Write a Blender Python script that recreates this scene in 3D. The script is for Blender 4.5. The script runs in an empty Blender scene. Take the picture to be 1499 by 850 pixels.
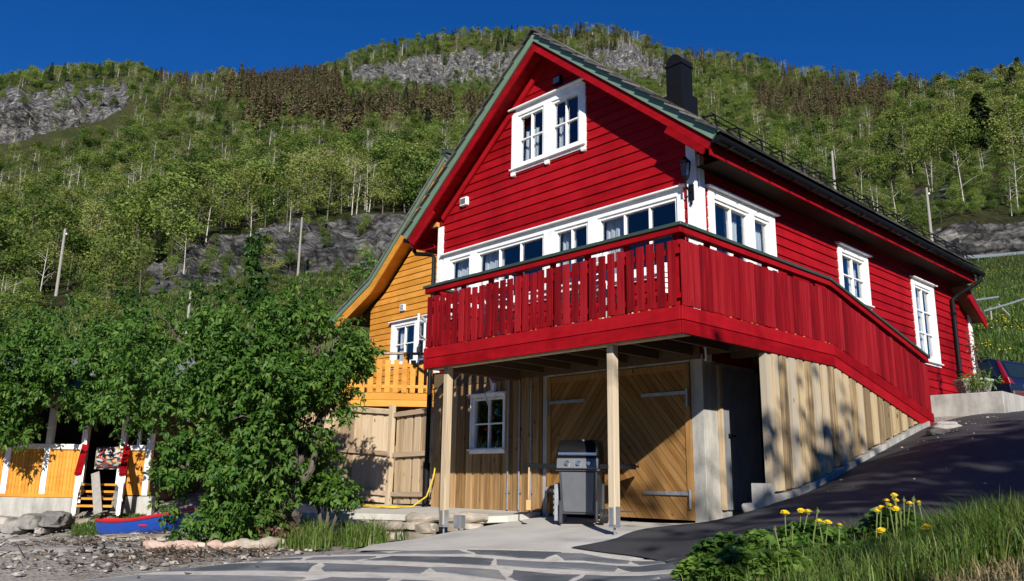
import bpy, bmesh, math, random
import numpy as np
from mathutils import Vector, Matrix, noise as mnoise
random.seed(7); RNG = np.random.default_rng(7)
scene = bpy.context.scene
COL = scene.collection

# ------------------------------------------------------------------ camera
CP = Vector((5.3787, -7.7488, -1.6532))
YAW, PITCH, ROLL, FPX = 0.8135, 0.2260, 0.0144, 1211.13
_c, _s = math.cos(PITCH), math.sin(PITCH)
FW = Vector((-math.sin(YAW)*_c, math.cos(YAW)*_c, _s))
_r = Vector((math.cos(YAW), math.sin(YAW), 0)); _u = _r.cross(FW)
RT = math.cos(ROLL)*_r + math.sin(ROLL)*_u
UP = -math.sin(ROLL)*_r + math.cos(ROLL)*_u
FH = Vector((-math.sin(YAW), math.cos(YAW), 0)); RH = _r.copy()
cam = bpy.data.cameras.new('camera'); cam_o = bpy.data.objects.new('camera', cam); COL.objects.link(cam_o)
cam.sensor_width = 36; cam.lens = FPX/1499*36; cam.clip_start = .05; cam.clip_end = 5000
cam_o.matrix_world = Matrix(((RT.x, UP.x, -FW.x, CP.x), (RT.y, UP.y, -FW.y, CP.y), (RT.z, UP.z, -FW.z, CP.z), (0, 0, 0, 1)))
scene.camera = cam_o

# ------------------------------------------------------------------ light
SUN = Vector((2.52, -2.0, 1.55)).normalized()
world = bpy.data.worlds.new('World'); scene.world = world; world.use_nodes = True
wn = world.node_tree.nodes; wl = world.node_tree.links
bg = wn['Background']; bg.inputs['Strength'].default_value = 0.085
sky = wn.new('ShaderNodeTexSky'); sky.sky_type = 'NISHITA'; sky.sun_disc = False
sky.sun_elevation = math.asin(SUN.z); sky.sun_rotation = math.atan2(SUN.x, SUN.y)
sky.air_density = 1.0; sky.dust_density = 0.0; sky.ozone_density = 5.0; sky.altitude = 600
hs = wn.new('ShaderNodeHueSaturation'); hs.inputs['Saturation'].default_value = 1.22; hs.inputs['Value'].default_value = 0.80
hs.inputs['Hue'].default_value = 0.497
mul = wn.new('ShaderNodeMixRGB'); mul.blend_type = 'MULTIPLY'; mul.inputs[0].default_value = 1; mul.inputs[2].default_value = (.34, .69, 1.08, 1)   # deep polarised blue
wl.new(sky.outputs[0], hs.inputs['Color']); wl.new(hs.outputs[0], mul.inputs[1]); wl.new(mul.outputs[0], bg.inputs['Color'])
sun = bpy.data.lights.new('sun', 'SUN'); sun.energy = 5.0; sun.angle = math.radians(.5); sun.color = (1, .94, .85)
sun_o = bpy.data.objects.new('sun', sun); COL.objects.link(sun_o)
sun_o.rotation_euler = SUN.to_track_quat('Z', 'Y').to_euler(); sun_o.location = (30, -25, 30)
vs = scene.view_settings; vs.view_transform = 'Standard'; vs.look = 'None'; vs.gamma = 1; vs.use_curve_mapping = False
vs.exposure = 0.4
scene.cycles.max_bounces = 6; scene.cycles.diffuse_bounces = 3; scene.cycles.transparent_max_bounces = 12
scene.cycles.transmission_bounces = 4; scene.cycles.glossy_bounces = 3
scene.cycles.caustics_reflective = False; scene.cycles.caustics_refractive = False

# ------------------------------------------------------------------ measuring helpers (photo pixel + distance -> world point)
def ray(px, py): return FW + RT*((px-749.5)/FPX) - UP*((py-425)/FPX)
def at_d(px, py, D):
    d = ray(px, py); return CP + d*(D/d.dot(FH))
def at_x(px, py, x):
    d = ray(px, py); return CP + d*((x-CP.x)/d.x)
def at_y(px, py, y):
    d = ray(px, py); return CP + d*((y-CP.y)/d.y)
def at_z(px, py, z):
    d = ray(px, py); return CP + d*((z-CP.z)/d.z)

# ------------------------------------------------------------------ object helpers
ORG = {}
def tag(o, label=None, cat=None, group=None, kind=None):
    if label: o['label'] = label
    if cat: o['category'] = cat
    if group: o['group'] = group
    if kind: o['kind'] = kind
    return o
def empty(name, loc, label=None, cat=None, group=None):
    o = bpy.data.objects.new(name, None); COL.objects.link(o); o.location = loc; o.empty_display_size = .2
    ORG[o.name] = Vector(loc)
    return tag(o, label, cat, group)
def org(o): return ORG.get(o.name, Vector((0, 0, 0))) if o else Vector((0, 0, 0))
def link_mesh(name, me, parent=None):
    o = bpy.data.objects.new(name, me); COL.objects.link(o)
    if parent: o.parent = parent; ORG[o.name] = org(parent)
    return o
class MB:
    def __init__(s): s.v = []; s.f = []; s.m = []; s.r = []; s.mi = 0; s.rv = None
    def add(s, vs, fs, r=None):
        b = len(s.v); s.v += [tuple(p) for p in vs]
        r = random.random() if r is None else r
        for f in fs: s.f.append([b+i for i in f]); s.m.append(s.mi); s.r.append(r)
        return s
    def hexa(s, p, r=None):   # 8 points: bottom 4 ccw, top 4 ccw
        return s.add(p, [(3, 2, 1, 0), (4, 5, 6, 7), (0, 1, 5, 4), (1, 2, 6, 5), (2, 3, 7, 6), (3, 0, 4, 7)], r)
    def box(s, x0, x1, y0, y1, z0, z1, r=None, T=None):
        p = [(x0, y0, z0), (x1, y0, z0), (x1, y1, z0), (x0, y1, z0), (x0, y0, z1), (x1, y0, z1), (x1, y1, z1), (x0, y1, z1)]
        if T: p = [T(*q) for q in p]
        return s.hexa(p, r)
    def bar(s, a, b, w, h, up=(0, 0, 1), r=None):   # beam from a to b
        a = Vector(a); b = Vector(b); d = (b-a).normalized(); sd = d.cross(Vector(up)).normalized(); u = sd.cross(d)
        p = []
        for o in (a, b): p += [o-sd*w/2-u*h/2, o+sd*w/2-u*h/2, o+sd*w/2+u*h/2, o-sd*w/2+u*h/2]
        return s.hexa(p, r)
    def prism(s, poly, axis, a0, a1, r=None):   # polygon in the other two axes, extruded along axis
        n = len(poly)
        def mk(q, a):
            q = list(q); q.insert('xyz'.index(axis), a); return q
        vs = [mk(q, a0) for q in poly]+[mk(q, a1) for q in poly]
        fs = [tuple(range(n))[::-1], tuple(range(n, 2*n))]+[(i, (i+1) % n, n+(i+1) % n, n+i) for i in range(n)]
        return s.add(vs, fs, r)
    def tube(s, pts, rad, n=8, cap=True, r=None):
        pts = [Vector(p) for p in pts]; k = len(pts)
        rad = [rad]*k if not hasattr(rad, '__len__') else rad
        vs = []; ref = None
        for i, p in enumerate(pts):
            d = (pts[min(i+1, k-1)]-pts[max(i-1, 0)]).normalized()
            if ref is None: ref = Vector((0, 0, 1)) if abs(d.z) < .9 else Vector((1, 0, 0))
            sd = d.cross(ref).normalized(); u = sd.cross(d); ref = u
            for j in range(n):
                t = 2*math.pi*j/n; vs.append(p+(sd*math.cos(t)+u*math.sin(t))*rad[i])
        fs = [(i*n+j, i*n+(j+1) % n, (i+1)*n+(j+1) % n, (i+1)*n+j) for i in range(k-1) for j in range(n)]
        if cap: fs += [tuple(range(n))[::-1], tuple(range((k-1)*n, k*n))]
        return s.add(vs, fs, r)
    def lathe(s, c, prof, n=16, ax='z', r=None):
        c = Vector(c); vs = []
        for (rr, h) in prof:
            for j in range(n):
                t = 2*math.pi*j/n; a, b = rr*math.cos(t), rr*math.sin(t)
                vs.append(c+(Vector((a, b, h)) if ax == 'z' else Vector((a, h, b)) if ax == 'y' else Vector((h, a, b))))
        k = len(prof)
        fs = [(i*n+j, i*n+(j+1) % n, (i+1)*n+(j+1) % n, (i+1)*n+j) for i in range(k-1) for j in range(n)]
        fs += [tuple(range(n))[::-1], tuple(range((k-1)*n, k*n))]
        return s.add(vs, fs, r)
    def rock(s, c, sz, seed, rot=0, sub=2, rough=.25):
        bm = bmesh.new(); bmesh.ops.create_icosphere(bm, subdivisions=sub, radius=1)
        vs = []
        for v in bm.verts:
            q = v.co.copy(); q = Vector([math.copysign(abs(t)**.6, t) for t in q])*.8
            q *= 1+rough*mnoise.noise(v.co*1.3+Vector((seed*3.1, seed, 0)))+rough*.5*mnoise.noise(v.co*3.1+Vector((seed, 0, seed)))
            q = Vector((q.x*sz[0], q.y*sz[1], q.z*sz[2])); q.rotate(Matrix.Rotation(rot, 3, 'Z')); vs.append(q+Vector(c))
        fs = [[v.index for v in f.verts] for f in bm.faces]; bm.free()
        return s.add(vs, fs)
    def build(s, name, mats, parent=None, smooth=False, bevel=0, seg=1, recalc=True):
        o0 = org(parent)
        me = bpy.data.meshes.new(name)
        me.from_pydata([(x-o0.x, y-o0.y, z-o0.z) for x, y, z in s.v], [], s.f)
        for m in (mats if isinstance(mats, (list, tuple)) else [mats]): me.materials.append(m)
        me.polygons.foreach_set('material_index', s.m)
        at = me.attributes.new('rnd', 'FLOAT', 'FACE'); at.data.foreach_set('value', s.r)
        if recalc:
            bm = bmesh.new(); bm.from_mesh(me); bmesh.ops.recalc_face_normals(bm, faces=bm.faces); bm.to_mesh(me); bm.free()
        if smooth:
            me.polygons.foreach_set('use_smooth', [True]*len(me.polygons))
            if smooth == 'auto': me.set_sharp_from_angle(angle=math.radians(35))
        me.update()
        o = link_mesh(name, me, parent)
        if bevel:
            b = o.modifiers.new('bevel', 'BEVEL'); b.width = bevel; b.segments = seg; b.limit_method = 'ANGLE'
        return o

# ------------------------------------------------------------------ materials
def new_mat(name):
    m = bpy.data.materials.new(name); m.use_nodes = True; nt = m.node_tree
    return m, nt.nodes, nt.links, nt.nodes['Principled BSDF']
def N(nodes, t, **kw):
    n = nodes.new('ShaderNode'+t)
    for k, v in kw.items():
        if k in n.inputs.keys() if isinstance(k, str) else False: n.inputs[k].default_value = v
        else: setattr(n, k, v)
    return n
def ramp(nodes, stops):
    r = nodes.new('ShaderNodeValToRGB'); e = r.color_ramp.elements
    while len(e) < len(stops): e.new(.5)
    for i, (p, c) in enumerate(stops): e[i].position = p; e[i].color = (*c, 1) if len(c) == 3 else c
    return r
def coords(nodes, links, scale=(1, 1, 1)):
    tc = nodes.new('ShaderNodeTexCoord'); mp = nodes.new('ShaderNodeMapping'); mp.inputs['Scale'].default_value = scale
    links.new(tc.outputs['Object'], mp.inputs['Vector']); return mp.outputs[0]
def noisy(name, cols, scale=4, detail=6, rough=.7, bump=.2, bscale=None, stretch=(1, 1, 1), rnd=0.0, metallic=0, spec=.5, contrast=(.3, .7), dist=.02, blotch=None):
    m, n, l, p = new_mat(name)
    co = coords(n, l, stretch)
    t = N(n, 'TexNoise'); t.inputs['Scale'].default_value = scale; t.inputs['Detail'].default_value = detail; t.inputs['Roughness'].default_value = .6
    l.new(co, t.inputs['Vector'])
    k = len(cols); r = ramp(n, [(contrast[0]+(contrast[1]-contrast[0])*i/max(1, k-1), c) for i, c in enumerate(cols)])
    fac = t.outputs['Fac']
    if rnd:
        a = N(n, 'Attribute', attribute_name='rnd')
        m1 = N(n, 'Math', operation='MULTIPLY_ADD'); l.new(a.outputs['Fac'], m1.inputs[0]); m1.inputs[1].default_value = rnd; m1.inputs[2].default_value = -rnd/2
        m2 = N(n, 'Math', operation='ADD'); l.new(m1.outputs[0], m2.inputs[0]); l.new(fac, m2.inputs[1]); fac = m2.outputs[0]
    l.new(fac, r.inputs[0]); col = r.outputs[0]
    if blotch:      # weathering: faded and stained patches, run downwards a little
        bt = N(n, 'TexNoise'); bt.inputs['Scale'].default_value = blotch[0]; bt.inputs['Detail'].default_value = 7; bt.inputs['Roughness'].default_value = .65; l.new(coords(n, l, blotch[2]), bt.inputs['Vector'])
        br = ramp(n, [(.32, (1-blotch[1],)*3), (.5, (1, 1, 1)), (.68, (1+blotch[1]*.7,)*3)]); l.new(bt.outputs['Fac'], br.inputs[0])
        bm = N(n, 'MixRGB', blend_type='MULTIPLY'); bm.inputs[0].default_value = 1; l.new(col, bm.inputs[1]); l.new(br.outputs[0], bm.inputs[2]); col = bm.outputs[0]
    l.new(col, p.inputs['Base Color'])
    p.inputs['Roughness'].default_value = rough; p.inputs['Metallic'].default_value = metallic; p.inputs['Specular IOR Level'].default_value = spec
    if bump:
        t2 = N(n, 'TexNoise'); t2.inputs['Scale'].default_value = bscale or scale*4; t2.inputs['Detail'].default_value = 8
        l.new(co, t2.inputs['Vector'])
        b = N(n, 'Bump'); b.inputs['Strength'].default_value = bump; b.inputs['Distance'].default_value = dist
        l.new(t2.outputs['Fac'], b.inputs['Height']); l.new(b.outputs[0], p.inputs['Normal'])
    return m
def flat(name, col, rough=.5, metallic=0, spec=.5):
    return noisy(name, [tuple(c*.88 for c in col), tuple(min(1, c*1.08) for c in col)], scale=6, rough=rough, bump=.06, bscale=60, metallic=metallic, spec=spec)
def wood(name, cols, axis='z', rough=.75, rnd=.5, knots=True, bump=.25, dark=(.06, .03, .012)):
    m, n, l, p = new_mat(name)
    st = {'z': (22, 22, 1.1), 'x': (1.1, 22, 22), 'y': (22, 1.1, 22)}[axis]
    co = coords(n, l, st)
    a = N(n, 'Attribute', attribute_name='rnd')
    # every board gets its own stretch of grain
    cmb = N(n, 'CombineXYZ'); mul = N(n, 'Math', operation='MULTIPLY'); mul.inputs[1].default_value = 37.0
    l.new(a.outputs['Fac'], mul.inputs[0])
    for i in range(3): l.new(mul.outputs[0], cmb.inputs[i])
    vadd = N(n, 'VectorMath', operation='ADD'); l.new(co, vadd.inputs[0]); l.new(cmb.outputs[0], vadd.inputs[1])
    t = N(n, 'TexNoise'); t.inputs['Scale'].default_value = .9; t.inputs['Detail'].default_value = 7; t.inputs['Distortion'].default_value = .8
    l.new(vadd.outputs[0], t.inputs['Vector'])
    m1 = N(n, 'Math', operation='MULTIPLY_ADD'); l.new(a.outputs['Fac'], m1.inputs[0]); m1.inputs[1].default_value = rnd; m1.inputs[2].default_value = -rnd/2
    m2 = N(n, 'Math', operation='ADD'); l.new(m1.outputs[0], m2.inputs[0]); l.new(t.outputs['Fac'], m2.inputs[1])
    k = len(cols); r = ramp(n, [(.25+.5*i/max(1, k-1), c) for i, c in enumerate(cols)])
    l.new(m2.outputs[0], r.inputs[0]); col = r.outputs[0]
    if knots:
        ks = {'z': (7, 7, 2.6), 'x': (2.6, 7, 7), 'y': (7, 2.6, 7)}[axis]
        ck = coords(n, l, ks); va = N(n, 'VectorMath', operation='ADD'); l.new(ck, va.inputs[0]); l.new(cmb.outputs[0], va.inputs[1])
        vo = N(n, 'TexVoronoi'); vo.inputs['Scale'].default_value = 1.0; l.new(va.outputs[0], vo.inputs['Vector'])
        kr = ramp(n, [(.05, (1, 1, 1)), (.13, (0, 0, 0))]); l.new(vo.outputs['Distance'], kr.inputs[0])
        mx = N(n, 'MixRGB'); l.new(kr.outputs[0], mx.inputs[0]); l.new(col, mx.inputs[1]); mx.inputs[2].default_value = (*dark, 1); col = mx.outputs[0]
    l.new(col, p.inputs['Base Color']); p.inputs['Roughness'].default_value = rough; p.inputs['Specular IOR Level'].default_value = .12
    b = N(n, 'Bump'); b.inputs['Strength'].default_value = bump; b.inputs['Distance'].default_value = .006
    l.new(t.outputs['Fac'], b.inputs['Height']); l.new(b.outputs[0], p.inputs['Normal'])
    return m
def leafmat(name, cols, trans=.35, rough=.45, spec=.4):
    m, n, l, p = new_mat(name)
    a = N(n, 'Attribute', attribute_name='rnd')
    oi = N(n, 'ObjectInfo'); ad = N(n, 'Math', operation='MULTIPLY_ADD'); l.new(oi.outputs['Random'], ad.inputs[0]); ad.inputs[1].default_value = .8; ad.inputs[2].default_value = -.4
    ad2 = N(n, 'Math', operation='ADD'); ad2.use_clamp = True; l.new(ad.outputs[0], ad2.inputs[0]); l.new(a.outputs['Fac'], ad2.inputs[1])
    k = len(cols); r = ramp(n, [(i/max(1, k-1), c) for i, c in enumerate(cols)]); l.new(ad2.outputs[0], r.inputs[0])
    l.new(r.outputs[0], p.inputs['Base Color']); p.inputs['Roughness'].default_value = rough; p.inputs['Specular IOR Level'].default_value = spec
    if trans:
        tr = N(n, 'BsdfTranslucent'); g = N(n, 'MixRGB', blend_type='MULTIPLY'); g.inputs[0].default_value = 1; l.new(r.outputs[0], g.inputs[1]); g.inputs[2].default_value = (1.3, 1.5, .6, 1)
        l.new(g.outputs[0], tr.inputs['Color'])
        mx = N(n, 'MixShader'); mx.inputs[0].default_value = trans; l.new(p.outputs[0], mx.inputs[1]); l.new(tr.outputs[0], mx.inputs[2])
        l.new(mx.outputs[0], n['Material Output'].inputs['Surface'])
    return m
def glassmat(name, tint=(.74, .79, .82), boost=2.2):
    m, n, l, p = new_mat(name)
    tr = N(n, 'BsdfTransparent'); tr.inputs['Color'].default_value = (*tint, 1)
    gl = N(n, 'BsdfGlossy'); gl.inputs['Roughness'].default_value = .015; gl.inputs['Color'].default_value = (.95, .97, 1, 1)
    t = N(n, 'TexNoise'); t.inputs['Scale'].default_value = 1.3; t.inputs['Detail'].default_value = 1; l.new(coords(n, l), t.inputs['Vector'])
    b = N(n, 'Bump'); b.inputs['Strength'].default_value = .04; b.inputs['Distance'].default_value = .05; l.new(t.outputs['Fac'], b.inputs['Height']); l.new(b.outputs[0], gl.inputs['Normal'])
    fr = N(n, 'Fresnel'); geo = N(n, 'NewGeometry'); io = N(n, 'MapRange'); l.new(geo.outputs['Backfacing'], io.inputs['Value']); io.inputs['To Min'].default_value = 1.5; io.inputs['To Max'].default_value = 1/1.5; l.new(io.outputs[0], fr.inputs['IOR'])
    mu = N(n, 'Math', operation='MULTIPLY'); mu.use_clamp = True; l.new(fr.outputs[0], mu.inputs[0]); mu.inputs[1].default_value = boost
    mx = N(n, 'MixShader'); l.new(mu.outputs[0], mx.inputs[0]); l.new(tr.outputs[0], mx.inputs[1]); l.new(gl.outputs[0], mx.inputs[2])
    l.new(mx.outputs[0], n['Material Output'].inputs['Surface'])
    return m

M = {}
M['red'] = noisy('red_paint', [(.22, .003, .006), (.285, .0045, .0085), (.33, .007, .012)], scale=2.2, rough=.6, bump=.12, bscale=40, stretch=(1, 1, 4), rnd=.4, spec=.08, dist=.004, blotch=(1.3, .22, (1.6, 1.6, .5)))
M['red_rough'] = wood('red_stained_wood', [(.12, .0025, .005), (.225, .0045, .008), (.30, .013, .018)], 'z', rough=.65, rnd=.4, knots=True, bump=.4, dark=(.17, .006, .01))
M['raw_end'] = flat('raw_wood_end', (.55, .26, .07), .8)
M['white'] = flat('white_paint', (.89, .89, .87), .4)
M['green'] = flat('green_paint', (.14, .225, .155), .5)
M['green_dark'] = flat('dark_green_cap', (.035, .062, .045), .5)
M['tile'] = noisy('roof_tile', [(.05, .046, .042), (.095, .088, .08), (.17, .16, .14)], scale=8, rough=.8, bump=.4, rnd=.5)
M['black'] = flat('black_metal', (.007, .0075, .009), .5, spec=.14)
M['glass'] = glassmat('window_glass')
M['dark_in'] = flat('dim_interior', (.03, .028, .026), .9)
M['curtain'] = flat('pale_curtain', (.62, .64, .66), .9)
M['wood_fresh'] = wood('pine_boards', [(.19, .11, .045), (.33, .20, .09), (.46, .30, .155)], 'z', rnd=.45)
M['wood_door'] = wood('honey_pine', [(.17, .08, .024), (.28, .145, .045), (.37, .205, .08)], 'z', rnd=.5)
M['wood_grey'] = wood('weathered_boards', [(.20, .145, .085), (.36, .27, .15), (.50, .39, .23), (.40, .35, .27)], 'z', rnd=.75)
M['wood_fence'] = wood('fence_boards', [(.26, .19, .12), (.42, .31, .19), (.52, .41, .28)], 'z', rnd=.6)
M['wood_fence_x'] = wood('fence_rails', [(.22, .16, .11), (.34, .25, .17), (.42, .33, .23)], 'x', rnd=.4)
M['wood_post'] = wood('timber_post', [(.38, .28, .18), (.50, .40, .27), (.60, .50, .36)], 'z', rnd=.3)
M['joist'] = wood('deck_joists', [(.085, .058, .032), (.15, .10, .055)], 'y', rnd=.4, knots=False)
M['yellow'] = noisy('ochre_paint', [(.52, .22, .03), (.60, .265, .04), (.66, .31, .055)], scale=2.2, rough=.5, bump=.1, stretch=(1, 1, 4), rnd=.3, dist=.004, spec=.15, blotch=(1.3, .15, (1.6, 1.6, .5)))
M['galv'] = noisy('galvanised_steel', [(.27, .285, .31), (.40, .415, .44)], scale=9, rough=.5, metallic=.6, bump=.05)
M['steel_door'] = noisy('grey_steel_door', [(.24, .25, .27), (.34, .35, .37)], scale=3, rough=.45, metallic=.3, bump=.05)
M['concrete'] = noisy('concrete', [(.22, .215, .20), (.36, .35, .32), (.46, .45, .41)], scale=1.4, detail=10, rough=.9, bump=.35, bscale=25, dist=.01, blotch=(1.6, .35, (2.5, 2.5, .5)))
M['stone'] = noisy('grey_stone', [(.15, .145, .135), (.27, .26, .24), (.40, .37, .33)], scale=3.5, detail=10, rough=.9, bump=.6, rnd=.5, dist=.03)
M['stone_warm'] = noisy('warm_stone', [(.22, .19, .15), (.36, .31, .25), (.48, .43, .36)], scale=4, detail=10, rough=.9, bump=.6, rnd=.6, dist=.03)
M['driftwood'] = wood('driftwood', [(.22, .19, .16), (.36, .31, .25), (.46, .40, .33)], 'x', rnd=.4, knots=False, bump=.6)
M['log_pink'] = noisy('peeled_log', [(.34, .22, .17), (.50, .37, .30), (.60, .50, .42)], scale=5, rough=.85, bump=.5, dist=.02)
M['charcoal'] = flat('charcoal_enamel', (.045, .048, .056), .45, spec=.5)
M['charcoal_door'] = flat('grey_enamel', (.10, .105, .115), .42, spec=.5)
M['chrome'] = flat('chrome', (.55, .56, .58), .22, metallic=1)
M['rubber'] = flat('rubber', (.015, .015, .016), .7)
M['hose'] = flat('yellow_hose', (.62, .43, .03), .45)
M['handle_wood'] = flat('pale_handle', (.55, .33, .14), .6)
M['blue'] = flat('blue_paint', (.012, .07, .38), .3)
M['boat_red'] = flat('boat_red', (.50, .015, .025), .35)
M['roof_slate'] = noisy('slate_roof', [(.10, .10, .11), (.19, .19, .20)], scale=6, rough=.7, bump=.3, rnd=.4)
M['car'] = flat('car_paint', (.008, .011, .03), .18, spec=.8)
M['car_glass'] = flat('car_glass', (.012, .02, .018), .06, spec=.8)
M['tail'] = flat('tail_lamp', (.22, .006, .010), .2)
M['bark'] = noisy('bark', [(.06, .05, .04), (.14, .115, .09)], scale=8, rough=.9, bump=.6, stretch=(1, 1, .3))
M['birch_bark'] = noisy('pale_bark', [(.22, .20, .17), (.46, .43, .38), (.55, .52, .47)], scale=5, rough=.85, bump=.3)
M['shaded_soffit'] = wood('soffit_shade_tone', [(.022, .014, .010), (.045, .028, .018)], 'y', rnd=.5, knots=False)  # near-black brown: the shade under the right eaves is put into the colour
M['panel_grey'] = flat('grey_control_panel', (.17, .175, .185), .35, metallic=.4)
M['pole'] = wood('grey_pole', [(.24, .22, .20), (.36, .34, .31)], 'z', rnd=.2, knots=False)
M['brown_board'] = wood('brown_soffit', [(.10, .06, .03), (.17, .10, .05)], 'y', rnd=.5, knots=False)

# ================================================================== TERRAIN
_pts = []
def gp(v, dz=0.0): _pts.append((v[0], v[1], v[2]+dz))
for q in [(440, 815, -2.47), (560, 808, -2.455), (700, 802, -2.43), (850, 806, -2.40), (1000, 815, -2.35), (0, 850, -2.62), (200, 835, -2.56), (500, 850, -2.52), (1000, 850, -2.40)]: gp(at_z(*q))
for q in [(-4.0, 2.0, -2.2), (-1.06, 2.0, -2.16), (-1.15, .15, -2.275), (-4.35, .15, -2.42), (0, 1.66, -1.93), (-.5, 1.9, -2.08), (0, 3.87, -1.47), (0, 6.74, -.74), (.6, 8.9, -.38), (-.6, 8.9, -.36),
          (-1.06, 3, -2.0), (-3, 5, -1.9), (-6, 6, -2.0), (-7, 2.2, -2.2), (-5.8, .2, -2.66), (-8.3, -.6, -2.74), (-9, 2.2, -2.2), (-11, 2.0, -2.3),
          (5.38, -7.75, -2.62), (8, -12, -2.7), (0, -12, -2.8), (-6, -12, -2.9), (-14, -9, -2.95), (-22, -12, -3.1), (14, -8, -1.9), (14, 0, -.9), (10, 6, -.2), (6, 10, .05), (2, 14, .3), (20, 12, .8), (12, 18, 1.0),
          (-2.2, 19, .42), (0, 12.5, .1), (-4, 15, .3), (-10, 16, 0), (-12, 6, -1.2), (-10.5, 5, -1.9), (-17, 4, -.8), (-18, -2, -1.9), (-24, -4, -2.4), (-20, 10, .8), (30, -12, -1.5), (0, -25, -3), (25, -25, -2.5), (-25, -25, -3.4), (5, 24, 1.6), (-12, 22, 1.6)]: gp(q)
for q in [(1499, 605, 15), (1499, 700, 9), (1499, 735, 7.6), (1250, 740, 8.6), (1380, 660, 10.6), (1130, 740, 10.4), (1100, 780, 8), (1010, 845, 5.6), (1250, 812, 5.2), (1499, 800, 4.6), (1499, 850, 3.5), (1250, 852, 4.0),
          (0, 776, 16), (60, 776, 16), (120, 752, 17), (205, 748, 17), (150, 786, 14), (270, 780, 13.5), (300, 803, 11), (400, 792, 13), (470, 784, 14.3), (0, 800, 11), (100, 815, 9.5), (600, 796, 13.0), (520, 797, 13.4), (450, 790, 14.6), (560, 803, 10.4), (450, 808, 10.4)]: gp(at_d(*q))
_P = np.array(_pts)
def _tps(pts, lam=.02):
    n = len(pts); X = pts[:, :2]; d = np.linalg.norm(X[:, None]-X[None], axis=2)
    K = np.where(d > 0, d*d*np.log(d+1e-12), 0)+lam*np.eye(n)
    Q = np.c_[np.ones(n), X]; A = np.zeros((n+3, n+3)); A[:n, :n] = K; A[:n, n:] = Q; A[n:, :n] = Q.T
    return np.linalg.solve(A, np.r_[pts[:, 2], 0, 0, 0])
_W = _tps(_P)
def gnear(x, y):
    x = np.asarray(x, float); y = np.asarray(y, float)
    out = _W[-3]+_W[-2]*x+_W[-1]*y
    for (px, py, _), w in zip(_P, _W[:-3]):
        d2 = (x-px)**2+(y-py)**2; out = out+w*.5*d2*np.log(d2+1e-12)
    return out

# hillside: for each direction, a profile of slope, outcrop, wood, cliff and ridge
_HX = [-700, -300, 0, 60, 130, 180, 260, 330, 390, 450, 520, 570, 640, 740, 800, 880, 950, 985, 1050, 1150, 1250, 1320, 1400, 1499, 1800, 2300]
_HK = [
 [(26,640),(55,560),(85,500),(92,480),(150,410),(260,330),(400,270),(425,215),(470,190),(640,190)],
 [(26,612),(55,530),(85,470),(90,455),(150,370),(260,280),(400,215),(425,160),(470,138),(640,138)],
 [(26,605),(55,515),(85,455),(90,440),(150,360),(260,275),(400,205),(425,150),(480,134),(640,134)],
 [(26,604),(55,513),(85,452),(90,440),(150,355),(260,268),(400,192),(425,138),(480,118),(640,118)],
 [(26,603),(55,511),(84,448),(90,436),(150,350),(260,260),(400,172),(420,138),(480,114),(640,116)],
 [(26,602),(55,508),(82,446),(94,420),(150,338),(260,245),(400,152),(425,132),(470,116),(640,118)],
 [(26,601),(55,505),(85,424),(102,356),(150,320),(260,235),(400,148),(430,134),(480,122),(640,124)],
 [(26,600),(55,503),(95,412),(112,345),(150,308),(260,235),(400,152),(440,136),(480,126),(640,126)],
 [(26,598),(55,502),(105,400),(118,330),(150,300),(260,225),(400,152),(450,140),(520,132),(640,130)],
 [(26,596),(55,500),(110,394),(122,318),(150,288),(260,220),(400,155),(460,138),(540,128),(680,122)],
 [(26,594),(55,500),(112,392),(124,312),(150,283),(250,215),(400,156),(520,126),(545,102),(640,88)],
 [(26,594),(55,500),(112,388),(124,311),(150,283),(250,215),(400,160),(540,128),(570,90),(650,74)],
 [(26,594),(55,500),(112,390),(124,316),(150,285),(250,218),(400,165),(560,130),(597,80),(690,57)],
 [(26,594),(55,500),(110,400),(124,340),(150,300),(250,225),(400,170),(560,128),(600,74),(720,50)],
 [(26,594),(55,500),(110,410),(124,360),(150,310),(250,230),(400,170),(580,112),(620,66),(740,47)],
 [(26,594),(55,500),(110,420),(124,385),(160,325),(250,238),(400,175),(590,106),(640,64),(740,47)],
 [(26,594),(55,500),(110,420),(124,390),(160,330),(250,242),(400,172),(590,106),(635,82),(710,63)],
 [(26,594),(55,500),(110,420),(124,390),(160,330),(250,245),(400,168),(580,110),(610,94),(670,80)],
 [(26,594),(55,500),(110,420),(124,390),(160,330),(250,245),(390,165),(530,120),(570,105),(650,86)],
 [(26,590),(55,490),(105,415),(120,380),(155,320),(240,243),(340,180),(440,138),(470,124),(550,105)],
 [(26,584),(55,475),(100,400),(112,365),(140,318),(200,262),(270,205),(345,163),(375,150),(460,124)],
 [(26,578),(55,465),(95,382),(102,346),(130,303),(180,245),(230,203),(290,170),(312,160),(390,136)],
 [(26,574),(55,456),(92,375),(98,323),(120,285),(160,230),(195,195),(230,168),(242,160),(290,142)],
 [(26,572),(55,450),(95,371),(101,320),(120,276),(150,215),(170,188),(190,166),(200,156),(240,134)],
 [(26,560),(55,440),(95,371),(101,330),(120,290),(150,230),(170,205),(190,185),(200,176),(240,160)],
 [(26,560),(55,460),(95,400),(101,370),(120,330),(150,280),(170,255),(190,240),(200,230),(240,215)]]
_HXa = np.array(_HX, float); _HKa = np.array(_HK, float)
NSUB = [10, 12, 14, 12, 18, 18, 22, 16, 14]
def hill_dir(px):
    t = (np.asarray(px, float)-749.5)/FPX
    return t
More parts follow.
